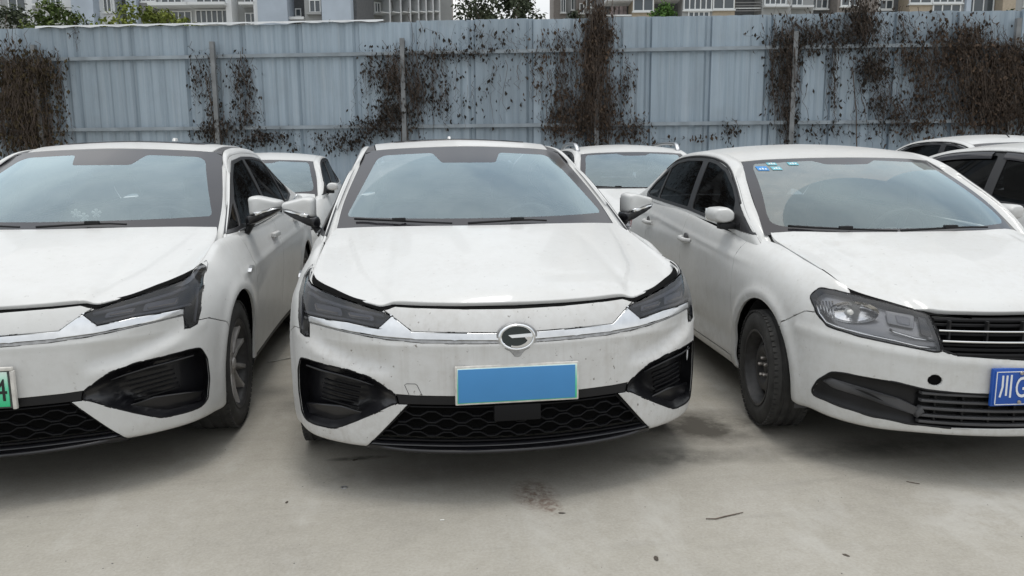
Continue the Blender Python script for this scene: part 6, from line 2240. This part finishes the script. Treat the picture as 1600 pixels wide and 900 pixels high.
BR.window(1600, 1640, -10, 10, 3, .02); BR.window(1660, 1710, -10, 10, 3, .02)


# ------------------------------------------------------------------ front row
rootC, bC = build_aion()
rootL = copy_tree(rootC)
rootC.location = (0, 0, 0)
tag(rootC, 'white saloon in the middle with a plain blue number plate', 'car', 'white cars parked in the front row')
rootL.location = (-2.1823, .2783, 0); rootL.rotation_euler = (0, 0, R(-.85))
tag(rootL, 'white saloon at the left with a green number plate', 'car', 'white cars parked in the front row')
for o in rootC.children:                      # the middle car is dirtier in front
    if o.type == 'MESH' and o.name.split('.')[0] == 'front_bumper':
        o.data = o.data.copy(); o.data.materials[0] = M['paint_c']
for o in rootL.children:
    nm = o.name.split('.')[0]
    if nm == 'windscreen': o.data = o.data.copy(); o.data.materials[0] = M['ws_l']
    if nm == 'grille_panel': o.data = o.data.copy(); o.data.materials[0] = M['paint_a']


def plate(root, b, zc, w, h, face, frame, cx=0.0, lean=0.0):
    pl = empty('number_plate'); pl.parent = root
    y = front_y(b, abs(cx) + w * .35, zc) - .010
    V, F = rbox(cx - w / 2 - .008, cx + w / 2 + .008, y - .004, y + .012, zc - h / 2 - .008, zc + h / 2 + .008, .005)
    mk('plate_frame', V, F, M[frame], pl, angle=40)
    V, F = rbox(cx - w / 2, cx + w / 2, y - .0075, y + .002, zc - h / 2, zc + h / 2, .002)
    mk('plate_face', V, F, M[face], pl, angle=40)
    return pl, y - .0075


plC, yC = plate(rootC, bC, .485, .472, .138, 'plate_green', 'plate_frame')
V, F = rbox(-.233, .228, yC - .003, yC + .001, .4195, .5515, .001); mk('blue_cover', V, F, M['plate_blue'], plC, angle=40)
plL, yL = plate(rootL, bC, .485, .472, .138, 'plate_green', 'plate_dark_frame')
V, F = rbox(-.244, .256, yL - .002, yL + .016, .558, .572, .004); mk('frame_lip', V, F, M['plate_frame'], plL, angle=40)
V, F = rbox(.2455, .260, yL - .002, yL + .016, .405, .5575, .004); mk('frame_lip', V, F, M['plate_frame'], plL, angle=40)
V, F = text_mesh('4', .125)
V = stand_up(V); V[:, 0] *= .78; V += np.array([.186 - V[:, 0].min(), yL - .0012, .440])
mk('plate_character', V, F, M['plate_black'], plL, smooth=False)

# daylight through the middle car's right-hand vent, modelled as a white sliver
fp_ = [o for o in rootC.children if o.name.startswith('fog_pocket')][0]
V, F = poly_slab([(.826, .512), (.838, .514), (.836, .470), (.829, .452), (.825, .470)], lambda x, z: front_y(bC, x, z) + .045, .006, .001)
mk('vent_daylight', V, F, M['plate_white'], fp_, angle=30)

rootS, bS = build_saloon()
rootS.location = (2.127, -.224, 0); rootS.rotation_euler = (0, 0, R(-5.0))
tag(rootS, 'white compact saloon at the right with black steel wheels and a blue number plate', 'car', 'white cars parked in the front row')
plS, yS = plate(rootS, bS, .427, .440, .140, 'plate_b', 'plate_b')
yS -= .001
for z in (.4965 - .004, .3575 + .004 - .004):
    V, F = box(-.214, .214, yS - .001, yS + .001, z - .0015, z + .0015); mk('plate_border', V, F, M['plate_white'], plS, smooth=False)
V, F = box(-.2155, -.2125, yS - .001, yS + .001, .360, .494); mk('plate_border', V, F, M['plate_white'], plS, smooth=False)
ch = [[(-.188, .478), (-.187, .430), (-.196, .388)], [(-.170, .478), (-.170, .394)], [(-.152, .480), (-.152, .386)]]
V, F = cat([tube([(x, yS, z) for x, z in c], .0042, 6, squash=(1, .35)) for c in ch]); mk('plate_character', V, F, M['plate_white'], plS, angle=60)
V, F = text_mesh('G', .122); V = stand_up(V); V[:, 0] *= .60; V += np.array([-.132 - V[:, 0].min(), yS - .0012, .386 - V[:, 2].min()])
mk('plate_character', V, F, M['plate_white'], plS, smooth=False)
V, F = lathe([(0, -.001), (.006, -.001), (.006, .001)], 16); V = np.stack([V[:, 1], V[:, 0], V[:, 2]], 1) + np.array([-.068, yS - .001, .430]); mk('plate_dot', V, F, M['plate_white'], plS, smooth=False)
for x in (-.112,):
    for z in (.486, .367):
        V, F = lathe([(0, -.006), (.006, -.005), (.008, .0)], 14); V = np.stack([V[:, 1], V[:, 0], V[:, 2]], 1) + np.array([x, yS - .001, z]); mk('plate_screw', V, F, M['nut'], plS, angle=40)

# stickers inside the compact saloon's windscreen (viewer's top left)
wsS = [o for o in rootS.children if o.name.startswith('windscreen')][0]


def ws_patch(x0, x1, z0, z1, mat, name, off=.004):
    P = []
    for x, z in ((x0, z0), (x1, z0), (x1, z1), (x0, z1)):
        r = bS.ws.bvh.ray_cast(Vector((abs(x), -1, z)), Vector((0, 1, 0)))
        P.append((x, r[0].y - off, z + off * .4))
    return mk(name, P, [(0, 1, 2, 3)], M[mat], wsS, smooth=False)


for x0, x1, z0, z1, mt in ((-.548, -.488, 1.287, 1.312, 'sticker_blue'), (-.472, -.418, 1.318, 1.334, 'sticker_teal'), (-.468, -.414, 1.290, 1.309, 'sticker_teal'), (-.352, -.295, 1.318, 1.335, 'sticker_teal')):
    st = ws_patch(x0, x1, z0, z1, mt, 'sticker')
    for k in range(3):
        a = x0 + (x1 - x0) * (.18 + .25 * k)
        ws_patch(a, a + .009, z0 + .005, z0 + .012 + .003 * (k % 2), 'sticker_ink', 'sticker_print', .0055)

# ------------------------------------------------------------------ cars further back
W1 = lambda x, y, z: (x * 1.05, y * 1.03, z * 1.055)
rB, bB = build_saloon(paint='paint_f', ws='ws_l', detail=False, name='saloon', warp=W1)
rB.location = (-2.13, 5.62, 0); rB.rotation_euler = (0, 0, R(-1))
tag(rB, 'white saloon parked behind, seen between the left and middle saloons', 'car', 'white cars parked in the back row')


def W2(x, y, z):
    zz = z * 1.10
    yy = y * 1.0 + (max(0, y - 2.2) * .26 * min(1, max(0, (z - 1.0) / .15)))
    return (x * 1.07, yy, zz)


rU, bU = build_saloon(paint='paint_f', ws='ws_l', detail=False, name='sport_utility_car', warp=W2)
rU.location = (2.44, 4.72, 0); rU.rotation_euler = (0, 0, R(-3))
tag(rU, 'white sport utility car with silver roof rails behind the compact saloon', 'car', 'white cars parked in the back row')
M['rail_metal'] = simple('roof rail aluminium', (0.55, 0.56, 0.57), 0.3, metal=0.9)
for sg in (1, -1):
    pts = [(sg * .65, 1.98, 1.49), (sg * .66, 2.07, 1.575), (sg * .665, 2.35, 1.615), (sg * .665, 2.8, 1.62), (sg * .635, 3.3, 1.575), (sg * .62, 3.55, 1.50)]
    V, F = tube(curve(pts, n=26), .026, 8, squash=(1.2, .8)); mk('roof_rail', V, F, M['rail_metal'], rU)

W3 = lambda x, y, z: (x * 1.03, y * 1.02, z * 1.02)
rR, bR = build_saloon(paint='paint_f', ws='ws_l', detail=False, name='saloon', visor=True, warp=W3)
rR.location = (4.62, -.05, 0); rR.rotation_euler = (0, 0, R(-4))
tag(rR, 'white saloon with dark window visors cut off by the right edge', 'car', 'white cars parked in the front row')
W4 = lambda x, y, z: (x * 1.05, y * 1.0, z * 1.155)
rH, bH = build_saloon(paint='paint_f', ws='ws_l', detail=False, name='hatchback', warp=W4)
rH.location = (6.95, 3.6, 0); rH.rotation_euler = (0, 0, R(-4))
tag(rH, 'white car with a roof aerial behind the one with window visors', 'car', 'white cars parked in the back row')
V, F = tube([(-.05, 2.0, 1.62), (-.115, 2.02, 1.69), (-.19, 2.04, 1.75)], .007, 6); mk('aerial', V, F, M['black'], rH)


# ------------------------------------------------------------------ small things
def at_ground(px, py): return on_plane(px, py, 2, 0.0)


M['twig'] = simple('twig', (0.12, 0.095, 0.075), 0.9, var=0.3, vscale=30)
M['pale_stick'] = simple('pale stick', (0.42, 0.41, 0.38), 0.7)
M['dead_leaf'] = simple('dead leaf', (0.07, 0.058, 0.045), 0.9, var=0.3, vscale=30)
M['pebble'] = simple('pebble', (0.15, 0.14, 0.13), 0.9, var=0.5, vscale=40)
M['paper'] = simple('paper scrap', (0.62, 0.61, 0.58), 0.8)
p = [at_ground(x, y) + np.array([0, 0, .004]) for x, y in ((1103, 812), (1118, 812), (1134, 808), (1148, 805), (1161, 802))]
tag(mk('twig', *tube(p, [.0018, .0022, .0024, .0022, .0015], 6), M['twig']), 'thin dark twig on the concrete right of centre', 'twig')
p = [at_ground(x, y) + np.array([0, 0, .003]) for x, y in ((1416, 753), (1426, 755), (1437, 757))]
tag(mk('twig', *tube(p, [.0014, .0018, .0014], 6), M['twig']), 'short dark twig on the concrete before the compact saloon', 'twig')
p = [at_ground(x, y) + np.array([0, 0, .006]) for x, y in ((419, 567), (436, 564), (456, 560))]
tag(mk('stick', *tube(p, .004, 6), M['pale_stick']), 'thin pale stick on the ground between left and middle saloons', 'stick')
c = at_ground(538, 762); V, F = lathe([(.006, .001), (.011, .004), (.013, .004), (.014, 0.0005)], 18)
V = np.stack([V[:, 1], V[:, 2], V[:, 0]], 1) + c; tag(mk('bottle_cap', V, F, M['emblem_back'], angle=40), 'small metal ring lying before the middle saloon', 'cap')
for i, (px, py, s, lab) in enumerate(((1025, 873, .018, 'dark curled leaf lying nearest the bottom edge right of centre'), (878, 802, .014, 'tiny dark leaf next to the rusty stain'), (555, 719, .014, 'dark flake just under the middle saloon corner'), (448, 785, .012, 'small dark flake on the concrete left of centre'), (1322, 868, .013, 'tiny dark leaf near the bottom right'))):
    c = at_ground(px, py)
    V = np.array([(-1, 0, .12), (-.3, .45, .35), (.6, .35, .1), (1, 0, .3), (.5, -.4, .15), (-.4, -.4, .02)]) * s
    a = random.uniform(0, 6); V = np.stack([V[:, 0] * math.cos(a) - V[:, 1] * math.sin(a), V[:, 0] * math.sin(a) + V[:, 1] * math.cos(a), V[:, 2] * .5], 1) + c + np.array([0, 0, .001])
    V = np.concatenate([V, V - [0, 0, .0012]]); F = [tuple(range(6)), tuple(reversed(range(6, 12)))] + [(k, 6 + k, 6 + (k + 1) % 6, (k + 1) % 6) for k in range(6)]
    tag(mk('dead_leaf', V, F, M['dead_leaf'], smooth=False), lab, 'leaf', 'dead leaves on the concrete')
c = at_ground(691, 813); V, F = rbox(-.008, .008, -.004, .004, 0.0005, .003, .001); tag(mk('paper_scrap', V + c, F, M['paper'], smooth=False), 'tiny white paper scrap in front of the middle saloon', 'scrap')
# scattered grit
parts = []
for _ in range(170):
    px, py = (random.uniform(0, 1600) if random.random() < .5 else random.choice([120, 420, 930, 1380]) + random.gauss(0, 90)), 700 + 200 * random.random() ** .8
    c = at_ground(px, py); s = random.choice([.001, .0012, .0015, .002, .003]) * random.uniform(.7, 1.2)
    V = np.array([(1, 0, 0), (-1, 0, 0), (0, 1, 0), (0, -1, 0), (0, 0, .8), (0, 0, -.3)], float)
    V = V * s * np.array([random.uniform(.7, 1.4), random.uniform(.7, 1.4), random.uniform(.5, 1)]) + c + np.array([0, 0, s * .15])
    F = [(0, 2, 4), (2, 1, 4), (1, 3, 4), (3, 0, 4), (2, 0, 5), (1, 2, 5), (3, 1, 5), (0, 3, 5)]
    parts.append((V, F))
V, F = cat(parts); tag(mk('grit', V, F, M['pebble'], smooth=False), 'fine dark grit scattered over the concrete', 'grit', kind='stuff')

# three white flower ornaments on the left saloon's dashboard
M['petal'] = simple('white petals', (0.8, 0.8, 0.78), 0.6)
for i, (x, y, z, lab) in enumerate(((-.0435, 1.47, 1.06, 'white flower ornament nearest the screen edge on the left dashboard, leftmost of three'), (.0045, 1.45, 1.04, 'low white flower ornament on the left dashboard, middle of three'), (.0635, 1.47, 1.06, 'white flower ornament on the left dashboard, rightmost of three'))):
    cL, sL = math.cos(R(-.85)), math.sin(R(-.85))
    fo = empty('flower_ornament', (cL * x - sL * y - 2.1823, sL * x + cL * y + .2783, z - .03)); tag(fo, lab, 'ornament', 'flower ornaments on the left dashboard')
    V, F = tube([(0, 0, -.085), (0.002, 0, 0), (0, 0, .045)], .003, 6); mk('stalk', V, F, M['leaf_green'], fo)
    for k in range(5):
        a = 2 * math.pi * k / 5
        V, F = rbox(-.009, .009, -.005, .005, 0, .026, .0035)
        V[:, 0] *= np.interp(V[:, 2], [0, .018, .026], [.4, 1.2, .8])
        V = np.stack([V[:, 0] * math.cos(a) - V[:, 2] * math.sin(a), V[:, 1] - .006, V[:, 0] * math.sin(a) + V[:, 2] * math.cos(a)], 1) + np.array([0, 0, .05])
        mk('petal', V, F, M['petal'], fo, angle=60)
